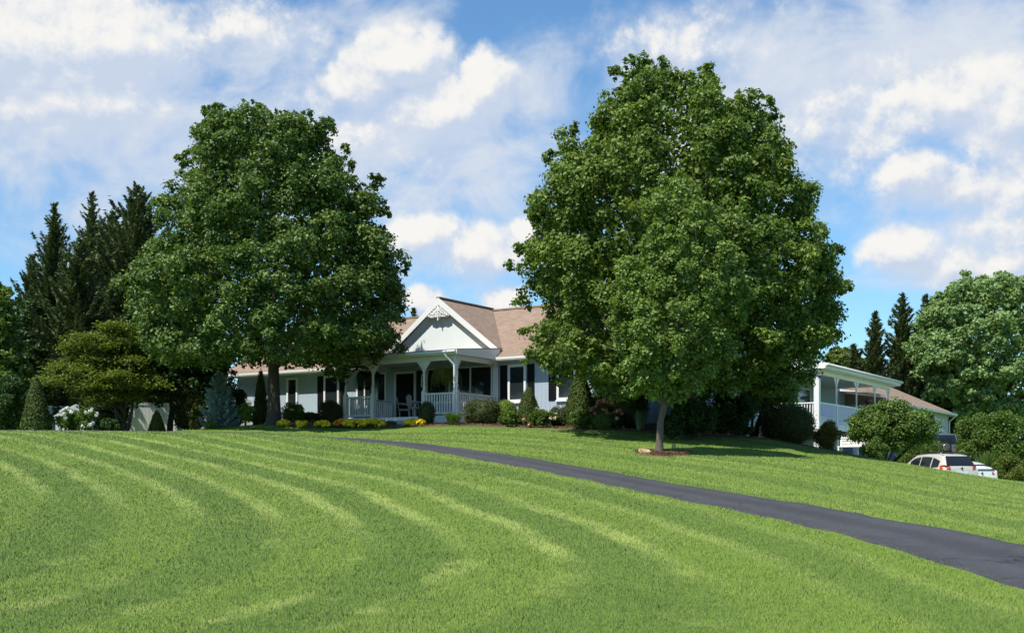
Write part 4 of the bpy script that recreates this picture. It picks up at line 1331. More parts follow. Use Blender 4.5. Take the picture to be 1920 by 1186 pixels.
# fretwork ornament in the gable peak
fw = MB()
def arc(cx, cz, r, a0, a1, w=.035, n=12):
    pts_ = []
    for k in range(n + 1):
        a = a0 + (a1 - a0) * k / n
        pts_.append((GC + OS * (cx + r * cos(a)), 2.735, zt + OS * (cz - zt + r * sin(a))))
    fw.tube(pts_, w / 2, 5)
MB().prism([(GC, 2.785, GZT - .1), (GC - .78, 2.785, GZT - .72), (GC - .55, 2.785, GZT - .70), (GC - .42, 2.785, GZT - .80), (GC - .2, 2.785, GZT - .74), (GC, 2.785, GZT - .86), (GC + .2, 2.785, GZT - .74), (GC + .42, 2.785, GZT - .80), (GC + .55, 2.785, GZT - .70), (GC + .78, 2.785, GZT - .72)], (0, .02, 0)).build('fretwork_board', M['white'], house)
OS = .46
zt = GZT - .30
for s in (-1, 1):
    for (cx, cz, r, a0, a1) in [(.22, -.22, .13, 0, 2 * pi), (.48, -.50, .15, .3, 5.4), (.78, -.66, .12, .2, 5.6), (.14, -.50, .12, 0, 6.2), (.36, -.74, .14, .8, 4.6), (.62, -.80, .10, 0, 5.9), (.98, -.80, .08, 0, 5.5), (.20, -.80, .10, 0, 6.2)]:
        if s < 0: arc(-cx, zt + cz, r, pi - a0, pi - a1)
        else: arc(cx, zt + cz, r, a0, a1)
    fw.tube([(GC + s * OS * a, 2.735, zt + OS * b) for a, b in ((0, .05), (.12, -.3), (.5, -.62), (1.1, -.86))], .024, 5)
    fw.tube([(GC + s * OS * a, 2.735, zt + OS * b) for a, b in ((1.15, -.80), (.7, -.98), (.3, -.86), (0, -1.0))], .024, 5)
fw.box(GC - .025, GC + .025, 2.72, 2.75, zt - .60, zt + .15)
for z_ in (-.06, -.17, -.28):
    fw.box(GC - .09, GC + .09, 2.715, 2.745, zt + z_ - .02, zt + z_ + .02)
fw.build('fretwork_ornament', M['white'], house)
# porch roof: low shed wedge
PZ0 = 6.50
po = .35
MB().prism([(GU0 - .1, -po, PZ0 + .10), (GU0 - .1, 2.98, PZ0 + .42), (GU1 + .25, 2.98, PZ0 + .42), (GU1 + .25, -po, PZ0 + .10)], (0, 0, .03)).build('porch_roof', M['roof'], house)
for uu in (GU0 - .1, GU1 + .22):
    MB().prism([(uu, -po, PZ0 - .08), (uu, -po, PZ0 + .10), (uu, 2.79, PZ0 + .395), (uu, 2.79, PZ0 - .08)], (.03, 0, 0)).build('porch_fascia', M['white'], house)
hb('porch_fascia', M['white'], (GU0 - .069, GU1 + .219, -po, -po + .03, PZ0 - .08, PZ0 + .098))
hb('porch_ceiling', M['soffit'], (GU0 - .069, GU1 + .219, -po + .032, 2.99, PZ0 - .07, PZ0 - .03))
hb('porch_beam', M['white'], (GU0, .08, -.07, .07, PZ0 - .27, PZ0 - .072), (-.06, .08, .072, 2.99, PZ0 - .27, PZ0 - .072), (GU0, GU0 + .14, .072, 2.99, PZ0 - .27, PZ0 - .072))
gmb = MB().tube([(GU0 - .1, -po - .06, PZ0 + .03), (GU1 + .22, -po - .06, PZ0 + .03)], .06, 8)
gmb.build('porch_gutter', M['white'], house)
# porch deck
hb('porch_deck', M['deckwood'], (GU0, .08, -.12, 2.98, FZ - .12, FZ))
hb('deck_skirt', M['white'], (GU0, .08, -.15, -.122, FZ - .28, FZ - .01), (.082, .11, -.15, 2.98, FZ - .28, FZ - .01))
hb('porch_step', M['deckwood'], (-4.1, -1.8, -.45, -.16, 3.2, FZ - .17))
hb('porch_step', M['deckwood'], (-4.1, -1.8, -.78, -.452, 3.2, FZ - .34))
def porch_post(u, v, base=.085, slim=.05, z1=None, brackets=True):
    z1 = z1 or PZ0 - .27
    mb = MB()
    mb.box(u - base, u + base, v - base, v + base, FZ, FZ + 1.02)
    mb.lathe([(base * .8, 0), (base * .95, .05), (slim, .10), (slim * 1.25, .2), (slim * .85, .28), (slim * 1.05, .7), (slim * .9, z1 - FZ - 1.02 - .38), (slim * 1.3, z1 - FZ - 1.02 - .30), (slim, z1 - FZ - 1.02 - .26)], (u, v, FZ + 1.02), 10)
    mb.box(u - base * .9, u + base * .9, v - base * .9, v + base * .9, z1 - .26, z1)
    p = mb.build('porch_post', M['white'], house)
    return p
def bracket(u, v, du, dv, z1, s=.34, parent=None):
    mb = MB()
    prof = [(0.08, 0), (s, 0), (s * .93, -.07), (s * .72, -.10), (s * .66, -.18), (s * .46, -.22), (s * .40, -.26), (s * .30, -.30), (s * .26, -.38), (.06, -.40)]
    pts_ = [(u + du * a, v + dv * a, z1 + b) for a, b in prof]
    nrm = (dv * .03, du * .03, 0)
    mb.prism([tuple(np.array(q) - np.array(nrm) / 2) for q in pts_], nrm)
    return mb.build('bracket', M['white'], parent or house)
PB = PZ0 - .272
for (u, v, b, sl2) in [(0, 0, .095, .085), (-1.6, 0, .08, .045), (-4.27, 0, .085, .05), (-5.78, 0, .08, .045)]:
    pp = porch_post(u, v, b, sl2)
    if u > -5.7: bracket(u, v, -1, 0, PB, parent=pp)
    if u < -.1: bracket(u, v, 1, 0, PB, parent=pp)
    if u == 0:
        bracket(u, v, 0, 1, PB, parent=pp)
porch_post(-3.4, 2.6, .06, .045)
def railing(p0, p1, zb, h=.93, name='railing', sp=.125):
    mb = MB()
    p0 = np.array(p0, float); p1 = np.array(p1, float)
    L = np.linalg.norm(p1 - p0)
    d_ = (p1 - p0) / L
    nrm = np.array([-d_[1], d_[0]])
    def bar(a, b, z0, z1, w):
        q = [a - nrm * w, b - nrm * w, b + nrm * w, a + nrm * w]
        mb.prism([(x, y, z0) for x, y in q], (0, 0, z1 - z0))
    bar(p0, p1, zb + h - .06, zb + h, .045)
    bar(p0, p1, zb + .08, zb + .14, .03)
    n = max(2, int(L / sp))
    for i in range(n):
        c = p0 + d_ * (L * (i + .5) / n)
        bar(c - d_ * .02, c + d_ * .02, zb + .1401, zb + h - .0601, .02)
    return mb.build(name, M['white'], house)
railing((-1.52, 0), (-.10, 0), FZ)
railing((-5.70, 0), (-4.36, 0), FZ)
railing((0, .10), (0, 2.9), FZ)
railing((-4.27, .10), (-4.27, 1.3), FZ - .1, .80)
railing((-5.78, .10), (-5.78, 2.9), FZ)
# windows
def window(u0, u1, z0, z1, v=3.0, fr=.10, shut=True, mull=(), side=None, parent=None, curtain=False, mat=None):
    """side None: front face at v, else x-face at u=side"""
    def B(a0, a1, d0, d1, zz0, zz1):
        if side is None: return (a0, a1, v - d1, v - d0, zz0, zz1)
        return (side + d0, side + d1, a0, a1, zz0, zz1)
    mb = MB()
    for b in [B(u0, u0 + fr, .002, .06, z0, z1), B(u1 - fr, u1, .002, .06, z0, z1), B(u0 + fr, u1 - fr, .002, .058, z1 - fr, z1), B(u0 + fr, u1 - fr, .002, .058, z0, z0 + fr), B(u0 - .04, u1 + .04, .002, .09, z0 - .06, z0 - .002)]:
        mb.box(*b)
    for mu in mull:
        mb.box(*B(mu - .035, mu + .035, .02, .055, z0 + fr + .001, z1 - fr - .001))
    w = mb.build('window', M['white'], parent or house)
    p = MB().box(*B(u0 + fr, u1 - fr, .004, .022, z0 + fr, z1 - fr)).build('pane', mat or M['glass'], w)
    if shut:
        for (a, b) in ((u0 - .40, u0 - .05), (u1 + .05, u1 + .40)):
            sm = MB()
            sm.box(*B(a, a + .05, .002, .035, z0, z1)); sm.box(*B(b - .05, b, .002, .035, z0, z1))
            nz = 14
            for k in range(nz):
                za = z0 + (z1 - z0) * k / nz
                sm.box(*B(a + .05, b - .05, .004, .03, za, za + (z1 - z0) / nz * .7))
            sm.box(*B(a + .05, b - .05, .002, .01, z0, z1))
            sm.build('shutter', M['shutter'], house)
    return w
window(.57, 1.46, 4.66, 6.22)
window(2.95, 3.84, 4.66, 6.22)
window(5.80, 6.69, 4.66, 6.22)
window(-9.66, -8.73, 4.66, 6.22)
window(-12.0, -11.3, 4.66, 6.22, shut=False)
window(-3.75, -.22, 4.75, 6.25, shut=False, mull=(-2.45, -1.35), fr=.06)
window(-7.70, -6.70, 4.66, 6.22, shut=False, mull=(-7.2,))
window(-6.50, -5.95, 4.2, 6.22, shut=False, fr=.08)
# entry door
dr = hb('door', M['shutter'], (-5.35, -4.35, 2.93, 2.998, FZ, FZ + 2.1))
hb('door_frame', M['white'], (-5.45, -5.352, 2.90, 2.998, FZ, FZ + 2.2), (-4.348, -4.25, 2.90, 2.998, FZ, FZ + 2.2), (-5.351, -4.349, 2.90, 2.998, FZ + 2.102, FZ + 2.2), parent=dr)
MB().lathe([(.005, 0), (.03, .01), (.03, .05), (.005, .06)], (-4.5, 2.88, FZ + 1.0), 10).build('handle', M['metal'], dr)
hb('dark_opening_slab', M['interior'], (-4.2, -3.85, 2.9, 2.997, FZ, FZ + 2.2))  # solid slab; the darkness of an opening is painted on it
# corner boards
hb('corner_board', M['white'], (-.16, .02, 2.90, 2.998, 3.6, 6.5))
hb('corner_board', M['white'], (UR - .08, UR + .03, 2.96, 3.08, 3.0, 6.5))
def downspout(pts_, name='downspout'):
    return MB().tube(pts_, .04, 6, smooth=False).build(name, M['white'], house)
downspout([(.22, 3 - ov - .06, ez - .12), (.22, 3 - ov - .04, ez - .22), (.10, 2.86, 6.12), (.10, 2.86, 3.5)])
downspout([(-.30, -po - .05, PZ0 - .02), (-.26, -po - .05, PZ0 - .10), (.02, -.15, 6.02), (.02, -.15, 3.6)])
downspout([(UL - .2, 3 - ov - .06, ez - .12), (UL + .1, 2.9, 6.2), (UL + .1, 2.9, 3.4)])
# rear wing and side deck
WU = 7.1
hb('wing_wall', M['siding'], (-1.5, WU, 11.04, 28.0, .9, 6.62))
MB().prism([(10.55, 13.9, 6.66), (10.55, 26.6, 6.66), (-1.0, 26.6, 7.55), (-1.0, 13.9, 7.55)], (0, 0, -.10)).build('deck_roof', M['roof'], house)
hb('deck_fascia', M['white'], (10.552, 10.60, 13.86, 26.64, 6.44, 6.68), (9.0, 10.55, 13.86, 13.898, 6.42, 6.60))
MB().prism([(10.55, 13.90, 6.70), (10.55, 13.86, 6.42), (WU, 13.86, 6.62), (WU, 13.90, 6.95)], (0, -.02, 0)).build('deck_fascia', M['white'], house)
MB().tube([(10.66, 13.8, 6.60), (10.66, 26.7, 6.60)], .065, 8).build('deck_gutter', M['white'], house)
hb('deck_ceiling', M['white'], (WU + .002, 10.55, 13.92, 26.6, 6.40, 6.43))
hb('deck_beam', M['white'], (10.02, 10.18, 14.1, 26.1, 6.20, 6.398))
hb('deck_floor', M['deckwood'], (WU + .002, 10.2, 14.1, 26.2, FZ - .14, FZ))
hb('deck_rim', M['white'], (10.202, 10.24, 14.06, 26.24, FZ - .30, FZ + .01), (WU + .002, 10.2, 14.06, 14.098, FZ - .30, FZ + .01))
pos_v = [14.2, 17.0, 20.2, 23.4, 26.0]
for i, v in enumerate(pos_v):
    if i == 0:
        cpz = hb('deck_post', M['white'], (9.98, 10.22, v - .12, v + .12, FZ, 6.197))
        bracket(10.1, v, 0, 1, 6.198, .4, cpz)
    else:
        mb = MB().box(10.04, 10.16, v - .06, v + .06, FZ, FZ + 1.0)
        mb.lathe([(.055, 0), (.04, .08), (.048, .6), (.038, .92), (.055, .98)], (10.1, v, FZ + 1.0), 8)
        mb.box(10.04, 10.16, v - .06, v + .06, FZ + 1.98, 6.197)
        q = mb.build('deck_post', M['white'], house)
        bracket(10.1, v, 0, 1, 6.198, .42, q)
        bracket(10.1, v, 0, -1, 6.198, .42, q)
    gz = 1.0
    hb('support_post', M['white'], (9.97, 10.19, v - .11, v + .11, gz, FZ - .302))
railing((WU + .05, 14.2), (9.96, 14.2), FZ)
M['shade_tint'] = simple('painted_lilac_shade', (0.50, 0.48, 0.72), 0.7, var=.08)  # lilac tone that shade gives the white panels, put into the colour
M['panel'] = simple('shade_tinted_lattice', (0.66, 0.69, 0.80), 0.6, var=.06)  # white lattice with its bluish shade put into the base colour
for i in range(4):
    v0, v1 = pos_v[i] + (.13 if i == 0 else .07), pos_v[i + 1] - .07
    mb = MB().box(10.06, 10.14, v0, v1, FZ + .88, FZ + .95).box(10.07, 10.13, v0, v1, FZ + .05, FZ + .11)
    r_ = mb.build('deck_railing', M['white'], house)
    lt = MB()
    L = v1 - v0
    k = int(L / .09)
    for j in range(k):
        a = v0 + L * j / k
        lt.box(10.085, 10.115, a, a + .055, FZ + .112, FZ + .878)
    lt.build('privacy_panel', M['panel'], r_)
hb('shade_tint_sheet', M['shade_tint'], (10.142, 10.155, 14.6, 16.5, FZ + .35, FZ + .80))  # added sheet that carries the lilac shade of the white rail panels
window(15.0, 16.6, 4.9, 6.1, side=WU, shut=False, fr=.08)
window(17.8, 18.8, FZ + .02, 6.1, side=WU, shut=False, fr=.08)
window(20.0, 22.0, 4.9, 6.1, side=WU, shut=False, fr=.08)
window(11.9, 12.9, FZ + .02, 6.1, side=WU, shut=False, fr=.08)
window(5.0, 6.0, 4.66, 6.2, side=UR, shut=False, fr=.09)
# metal roof vent
vt = MB().lathe([(.30, 0), (.30, .22), (.42, .24), (.42, .33), (.30, .36), (.30, .42), (.40, .44), (.34, .56), (.12, .62), (.01, .63)], (7.6, 17.2, 6.78), 20)
vt.build('roof_vent', M['metal'], house)
# garage with hip roof
G0, G1, GV0, GV1 = 2.1, 10.1, 28.0, 42.1
GE, GR = 5.57, 7.6
hb('garage_wall', M['garage'], (G0 + .4, G1 - .4, 28.03, GV1 - .4, .6, GE + .02))
mb = MB()
e = [(G0, GV0, GE), (G1, GV0, GE), (G1, GV1, GE), (G0, GV1, GE)]
gm = (G0 + G1) / 2
rd = [(gm, GV0 + .01, GR), (gm, GV1 - 4, GR)]
mb.add([*e, *rd], [(1, 2, 5, 4), (2, 3, 5), (3, 0, 4, 5), (0, 1, 4), (0, 3, 2, 1)])
mb.build('garage_roof', M['roof'], house)
hb('garage_gutter', M['white'], (G1 + .002, G1 + .10, GV0, GV1, GE - .12, GE + .02))
hb('garage_fascia', M['white'], (G0, G1 - .001, GV1 + .002, GV1 + .06, GE - .16, GE + .01))
downspout([(G1 + .05, GV1 - .2, GE - .1), (G1 - .33, GV1 - .45, GE - .5), (G1 - .33, GV1 - .45, 1.6)])
window(37.4, 40.2, 4.40, 5.15, side=G1 - .4, shut=False, fr=.08, mat=simple('painted_reflection_pane', (.30, .36, .40), .15))  # reflection in this pane is put into its pale base colour
# hip roof over rear corner beside the deck
mb = MB().prism([(9.4, 27.0, 6.05), (WU - .5, 27.0, 6.5), (WU - .5, 27.9, 6.5), (9.4, 27.9, 6.05)], (0, 0, -.14))
mb.build('entry_roof', M['white'], house)

# ------------------------------------------------------------------ porch things (world placement through the house frame)
def hloc(u, v, z):
    p = hw(u, v)
    return (p[0], p[1], z)
def fern(label, u, v, ztop, rad, mat, zhang):
    root = empty('hanging_fern', hloc(u, v, ztop), AU, label, 'hanging plant', 'ferns hanging from the porch beam')
    MB().lathe([(.10, -.16), (.15, -.02), (.16, 0)], n=12).build('pot', M['terracotta'], root)
    for k in range(3):
        a = k * 2 * pi / 3
        MB().tube([(.15 * cos(a), .15 * sin(a), 0), (0, 0, zhang)], .006, 4).build('chain', M['metal'], root)
    C, N_, Hh = [], [], []
    for i in range(70):
        a = R.random() * 2 * pi
        L = rad * R.uniform(.7, 1.15)
        dr_ = R.uniform(.5, 1.6)
        k = 34
        t_ = np.linspace(.08, 1, k)
        x = cos(a) * L * np.sin(t_ * 1.5) ; y = sin(a) * L * np.sin(t_ * 1.5)
        z = .30 * np.sin(t_ * 2.6) - dr_ * rad * t_ ** 2.4
        p = np.stack([x, y, z], 1)
        for s in (-1, 1):
            w = .06 * (1.1 - t_)[:, None]
            C.append(p + s * np.array([-sin(a), cos(a), 0]) * w)
            N_.append(unit(np.array([cos(a) * .5, sin(a) * .5, 1.0]) + R.normal(size=(k, 3)) * .2))
            Hh.append(np.tile(s * np.array([-sin(a), cos(a), -.2]) * 3, (k, 1)))
    C = np.concatenate(C)
    leaves_obj('fronds', C, np.concatenate(N_), .085 * R.uniform(.8, 1.2, len(C)), mat, root, aspect=.45, hang=np.concatenate(Hh))
fern('yellow-green fern hanging between the corner post and its neighbour', -1.05, .75, 5.75, .62, M['fern'], .45)
fern('dark fern hanging at the left end of the porch', -5.0, .5, 5.78, .62, M['darkleaf'], .42)
wc = empty('wind_chime', hloc(-2.35, .9, 5.55), AU, 'pale wind chime hanging over the porch steps', 'wind chime')
MB().lathe([(.005, .30), (.06, .22), (.065, .2)], n=10).build('cap', M['white'], wc)
MB().tube([(0, 0, .3), (0, 0, .66)], .006, 4).build('cord', M['metal'], wc)
for k in range(5):
    a = 2 * pi * k / 5
    MB().tube([(.05 * cos(a), .05 * sin(a), .18), (.05 * cos(a), .05 * sin(a), -.15 - .04 * k)], .012, 6).build('chime_tube', M['vinyl'], wc)
def chair(label, u, v, rz):
    root = empty('wicker_chair', hloc(u, v, FZ), AU + rz, label, 'chair', 'chairs on the porch')
    MB().box(-.27, .27, -.25, .25, .38, .44).build('seat', M['wicker'], root, .01)
    bk = MB()
    for i in range(9):
        a = -1.1 + 2.2 * i / 8
        x = .30 * sin(a); 
        bk.tube([(x * .8, .25 - .06 * (1 - abs(a) / 1.1) * 0, .44), (x, .32, .95 - .10 * (a / 1.1) ** 2)], .018, 6)
    bk.tube([(.30 * sin(-1.1 + 2.2 * i / 12), .32, .95 - .10 * ((-1.1 + 2.2 * i / 12) / 1.1) ** 2) for i in range(13)], .03, 6)
    for zz in (.58, .72, .84): bk.box(-.25, .25, .275, .295, zz, zz + .03)
    bk.build('backrest', M['wicker'], root)
    for s in (-1, 1):
        MB().tube([(s * .28, .30, .68), (s * .32, .0, .66), (s * .30, -.24, .62), (s * .26, -.25, .42)], .028, 6).build('armrest', M['wicker'], root)
        for y in (-.22, .22):
            MB().tube([(s * .24, y, 0), (s * .24, y, .38)], .022, 6).build('leg', M['wicker'], root)
chair('white wicker chair with rounded back beside the porch steps', -2.75, .95, 2.6)
chair('grey slatted chair low behind the left porch railing', -4.0, 1.8, 2.2)
# lantern hanging at the deck
lr = empty('hanging_lantern', hloc(10.0, 22.6, 5.35), AU, 'brown roofed lantern hanging between the deck posts', 'lantern')
MB().lathe([(.24, 0), (.10, .16), (.02, .22)], n=8).build('lantern_roof', M['copper'], lr)
MB().lathe([(.12, -.26), (.12, -.01)], n=8).build('lantern_body', M['copper'], lr)
MB().tube([(0, 0, .2), (0, 0, .88)], .007, 4).build('chain', M['metal'], lr)
# white bench / gate under the deck
bn = empty('garden_bench', hloc(9.9, 15.4, h1(*hw(9.9, 15.4))), AU, 'white slatted bench below the deck beside the support post', 'bench')
bn.location.x, bn.location.y = px2w(1600, 850, 52.5)[:2]
bn.location.z = EYE + (HORZ - 853) / F * 52.5
for k in range(4): MB().box(-.65, .65, .20, .24, .42 + .11 * k, .50 + .11 * k).build('back_slat', M['white'], bn)
MB().box(-.65, .65, -.22, .22, .36, .41).build('seat', M['white'], bn)
for s in (-.6, .6):
    for y in (-.18, .22): MB().box(s - .035, s + .035, y - .035, y + .035, -.3, .9 if y > 0 else .355).build('leg', M['white'], bn)
# white pot of geraniums on the rail
gp = empty('flower_pot', hloc(8.2, 14.2, FZ + .93), AU, 'pot of red flowers standing on the deck front railing', 'flower pot')
MB().lathe([(.07, 0), (.10, .14), (.11, .15)], n=10).build('pot', M['terracotta'], gp)
dv = unit(R.normal(size=(260, 3)) + np.array([0, 0, .6])); leaves_obj('foliage', dv * .18 * R.random((260, 1)) ** .3 + np.array([0, 0, .24]), dv, .06 * R.uniform(.7, 1.2, 260), M['mid'], gp)
dv = unit(R.normal(size=(70, 3)) + np.array([0, 0, .8])); leaves_obj('flower', dv * .20 + np.array([0, 0, .26]), dv, .06 * R.uniform(.7, 1.2, 70), M['red'], gp)

# ------------------------------------------------------------------ fences
def fence_run(label, A, B, ztopA, ztopB, npan):
    A = np.array(A, float); B = np.array(B, float)
    d_ = (B - A); L = np.linalg.norm(d_); d_ /= L
    ang_ = math.atan2(d_[1], d_[0])
    root = empty('privacy_fence', (A[0], A[1], 0), ang_, label, 'fence')
    for i in range(npan + 1):
        f = i / npan
        x = L * f
        zt_ = ztopA + (ztopB - ztopA) * f
        p = A + d_ * x
        zg = h1(*p)
        pm = MB().box(x - .065, x + .065, -.065, .065, zg - .2, zt_ + .06)
        pm.prism([(x - .08, -.08, zt_ + .062), (x + .08, -.08, zt_ + .062), (x + .08, .08, zt_ + .062), (x - .08, .08, zt_ + .062)], (0, 0, .04))
        pm.build('post', M['vinyl'], root)
        if i < npan:
            x1 = L * (i + 1) / npan
            z1_ = ztopA + (ztopB - ztopA) * (i + .5) / npan
            zg2 = min(zg, h1(*(A + d_ * x1)))
            pn = MB().box(x + .067, x1 - .067, -.035, .035, z1_ - .12, z1_)
            pn.box(x + .067, x1 - .067, -.035, .035, zg2 + .05, zg2 + .18)
            n = int((x1 - x - .134) / .16)
            wv = (x1 - x - .134) / n
            for j in range(n):
                xx = x + .067 + wv * j
                pn.box(xx + .004, xx + wv - .004, -.014, .014, zg2 + .181, z1_ - .121)
            pn.build('panel', M['vinyl'], root)
pL = px2w(84, 763, 54); pM = px2w(345, 752, 57); pR = px2w(480, 747, 58.4)
fence_run('white vinyl privacy fence running from the far left to behind the maple', pL[:2], pR[:2], pL[2], pR[2], 5)
# peaked white block added for the bright white patches behind the bush
ph = empty('white_peaked_block', (*px2w(140, 760, 52.5)[:2], h1(*px2w(140, 760, 52.5)[:2])), .3, 'small peaked white block added as a bright patch behind the loose bush at left', 'white block')
MB().box(-.75, .75, -.6, .6, -.2, 1.1).build('wall', M['vinyl'], ph)
MB().prism([(-.85, -.7, 1.102), (.85, -.7, 1.102), (0, -.7, 1.6)], (0, 1.4, 0)).build('roof', M['vinyl'], ph)

# ------------------------------------------------------------------ rocks
def rock(label, px, py, D, w, h, mat, name='rock', group=None, sink=.05, pointy=1.0):
    p = px2w(px, py, D)
    import bmesh
    bm = bmesh.new()
    bmesh.ops.create_icosphere(bm, subdivisions=2, radius=1)
    rr = random.Random(int(px * 7))
    dirs = [Vector((rr.gauss(0, 1), rr.gauss(0, 1), rr.gauss(0, 1))).normalized() for _ in range(9)]
    for v in bm.verts:
        k = 1.0
        for dd in dirs:
            t_ = v.co.dot(dd)
            if t_ > .62: v.co -= dd * (t_ - .62)
        v.co.x *= w / 2 * 1.25; v.co.y *= w / 2 * .9
        v.co.z *= h * .75
        if pointy > 1: v.co.z += max(0, -v.co.x) * .35
    me = bpy.data.meshes.new(name)
    bm.to_mesh(me); bm.free()
    o = link_mesh(name, me, mat)
    o.location = (p[0], p[1], h1(p[0], p[1]) + h * .4 - sink)
    tag(o, label, 'rock', group)
    return o
rock('pale sandstone rock at the left of the mulch ring under the young tree', 1211, 855, 33.5, .36, .26, M['stone'], pointy=2)
BK = 'stones of the rocky bank by the white car'
for i, (px, py, D) in enumerate([(1868, 880, 59.5), (1882, 872, 60.5), (1897, 868, 61), (1876, 888, 58.5), (1910, 862, 62)]):
    rock(['brown stone lowest on the bank beside the white car', 'brown stone in the middle of the bank', 'brown stone high on the bank under the right shrub', 'brown stone at the foot of the bank near the bumper', 'brown stone at the right edge on top of the bank'][i], px, py, D, 1.1, .6, M['greystone'], group=BK)

# ------------------------------------------------------------------ cars
def car(label, loc, rz, paint, st, glass_side, rearg, lamp_z, dark_rear=False, rails=False, spare=False):
    """local: x forward, rear at x=0. st: stations (x, zbot, zbelt, ztop, half_belt, half_top)"""
    root = empty('parked_car', loc, rz, label, 'car', 'cars parked beside the garage')
    def ring(s_):
        x, zb, zm, zt_, hb_, ht_ = s_
        pr = [(hb_ * .90, zb), (hb_ * .99, zb + .12), (hb_ * 1.0, zb + (zm - zb) * .55), (hb_ * .97, zm - .03), (hb_ * .94, zm), (ht_, zt_ - .07), (ht_ * .86, zt_ - .015), (ht_ * .45, zt_)]
        return [(x, y, z) for y, z in pr] + [(x, -y, z) for y, z in pr[::-1]]
    mb = MB()
    vs = []
    for s_ in st: vs += ring(s_)
    n = 16
    fs = []
    for i in range(len(st) - 1):
        for k in range(n):
            k2 = (k + 1) % n
            fs.append((i * n + k, i * n + k2, (i + 1) * n + k2, (i + 1) * n + k))
    fs.append(list(range(n))); fs.append([(len(st) - 1) * n + k for k in range(n)])
    mb.add(vs, fs, True)
    body = mb.build('body', paint, root)
    md = body.modifiers.new('edge', 'BEVEL'); md.width = .02; md.segments = 2; md.limit_method = 'ANGLE'; md.angle_limit = radians(35)
    X = [s_[0] for s_ in st]
    def sidept(x, t_, s, off=.012):
        zm = np.interp(x, X, [q[2] for q in st]); zt_ = np.interp(x, X, [q[3] for q in st]) - .07
        hb_ = np.interp(x, X, [q[4] for q in st]) * .94; ht_ = np.interp(x, X, [q[5] for q in st])
        return (x, s * (hb_ + (ht_ - hb_) * t_ + off), zm + (zt_ - zm) * t_)
    for s in (-1, 1):
        for poly in glass_side:
            g = MB()
            # subdivide along x
            x0, x1, t0a, t0b, t1a, t1b = poly      # bottom edge t at x0,x1 ; top edge t
            nseg = 6
            top, bot = [], []
            for k in range(nseg + 1):
                f = k / nseg
                xx = x0 + (x1 - x0) * f
                bot.append(sidept(xx, t0a + (t0b - t0a) * f, s)); top.append(sidept(xx, t1a + (t1b - t1a) * f, s))
            g.add(bot + top, [(k, k + 1, nseg + 2 + k, nseg + 1 + k) for k in range(nseg)])
            g.build('side_window', M['carglass'], root)
        # rear lamp
        xr = rearg[0] - .03
        ym = np.interp(.1, X, [q[4] for q in st])
        lm = MB().prism([(.0, s * (ym * .62), lamp_z - .05), (.0, s * (ym * .62), lamp_z + .07), (.06, s * (ym * .90), lamp_z + .15), (.32, s * ym * 1.0, lamp_z + .12), (.30, s * ym * 1.0, lamp_z), (.04, s * (ym * .92), lamp_z - .10)], (-.02, s * .012, 0))
        lm.build('tail_lamp', M['taillamp'], root)
        for wx in (.85, 3.45):
            hbx = np.interp(wx, X, [q[4] for q in st])
            wh = MB().tube([(wx, s * (hbx - .20), .33), (wx, s * (hbx + .015), .33)], .33, 22).build('wheel', M['rubber'], root)
            MB().tube([(wx, s * (hbx + .0), .33), (wx, s * (hbx + .025), .33)], .21, 16).build('rim', M['metal'], wh)
        MB().box(2.95, 3.12, s * .92, s * 1.05, st[4][2] + .02, st[4][2] + .17).build('mirror', paint, root, .02)
        if rails:
            MB().tube([(.45, s * .60, st[3][3] + .0), (.6, s * .60, st[3][3] + .07), (2.3, s * .60, st[3][3] + .07), (2.45, s * .60, st[3][3] + .0)], .018, 6).build('roof_rail', M['rubber'], root)
    # rear window, sloped quad
    xb, zb, wb, xt, zt_, wt = rearg
    MB().prism([(xb, -wb, zb), (xb, wb, zb), (xt, wt, zt_), (xt, -wt, zt_)], (-.03, 0, .02)).build('rear_window', M['carglass'], root)
    # windscreen
    i3 = [q for q in st if q[0] > 2.8]
    MB().prism([(-.035, -.26, lamp_z - .28), (-.035, .26, lamp_z - .28), (-.035, .26, lamp_z - .12), (-.035, -.26, lamp_z - .12)], (-.012, 0, 0)).build('number_plate', M['white'], root)
    MB().prism([(-.02, -.78, .30), (-.02, .78, .30), (-.02, .84, .52), (-.02, -.84, .52)], (-.07, 0, 0)).build('rear_bumper', paint if not dark_rear else M['rubber'], root, .02)
    MB().tube([(-.03, 0, lamp_z + .0), (-.055, 0, lamp_z + .0)], .05, 12).build('badge', M['rubber'], root)
    if spare:
        sp_ = MB().tube([(-.05, 0, lamp_z + .15), (-.24, 0, lamp_z + .15)], .29, 24).build('spare_wheel', M['rubber'], root)
        MB().tube([(-.242, 0, lamp_z + .15), (-.26, 0, lamp_z + .15)], [.20, .17], 24).build('cover', M['metal'], sp_)
    return root
def paintmat(name, col, metal=.3):
    m, t, b, out = mat_new(name)
    g = t.node('ShaderNodeTexCoord').outputs['Object']
    t.put(b.inputs['Base Color'], t.mix(t.noise(g, 1.5, 3), col, tuple(x * .9 for x in col)))
    b.inputs['Metallic'].default_value = metal
    b.inputs['Roughness'].default_value = .32
    b.inputs['Coat Weight'].default_value = .6
    b.inputs['Coat Roughness'].default_value = .05
    return m
M['taillamp'] = paintmat('red_lamp_lens', (.62, .03, .015), 0)
M['champagne'] = paintmat('champagne_paint', (.70, .65, .55), .25)
M['carwhite'] = paintmat('white_car_paint', (.78, .80, .80), 0)
M['darkpaint'] = paintmat('slate_blue_paint', (.16, .19, .26), .3)
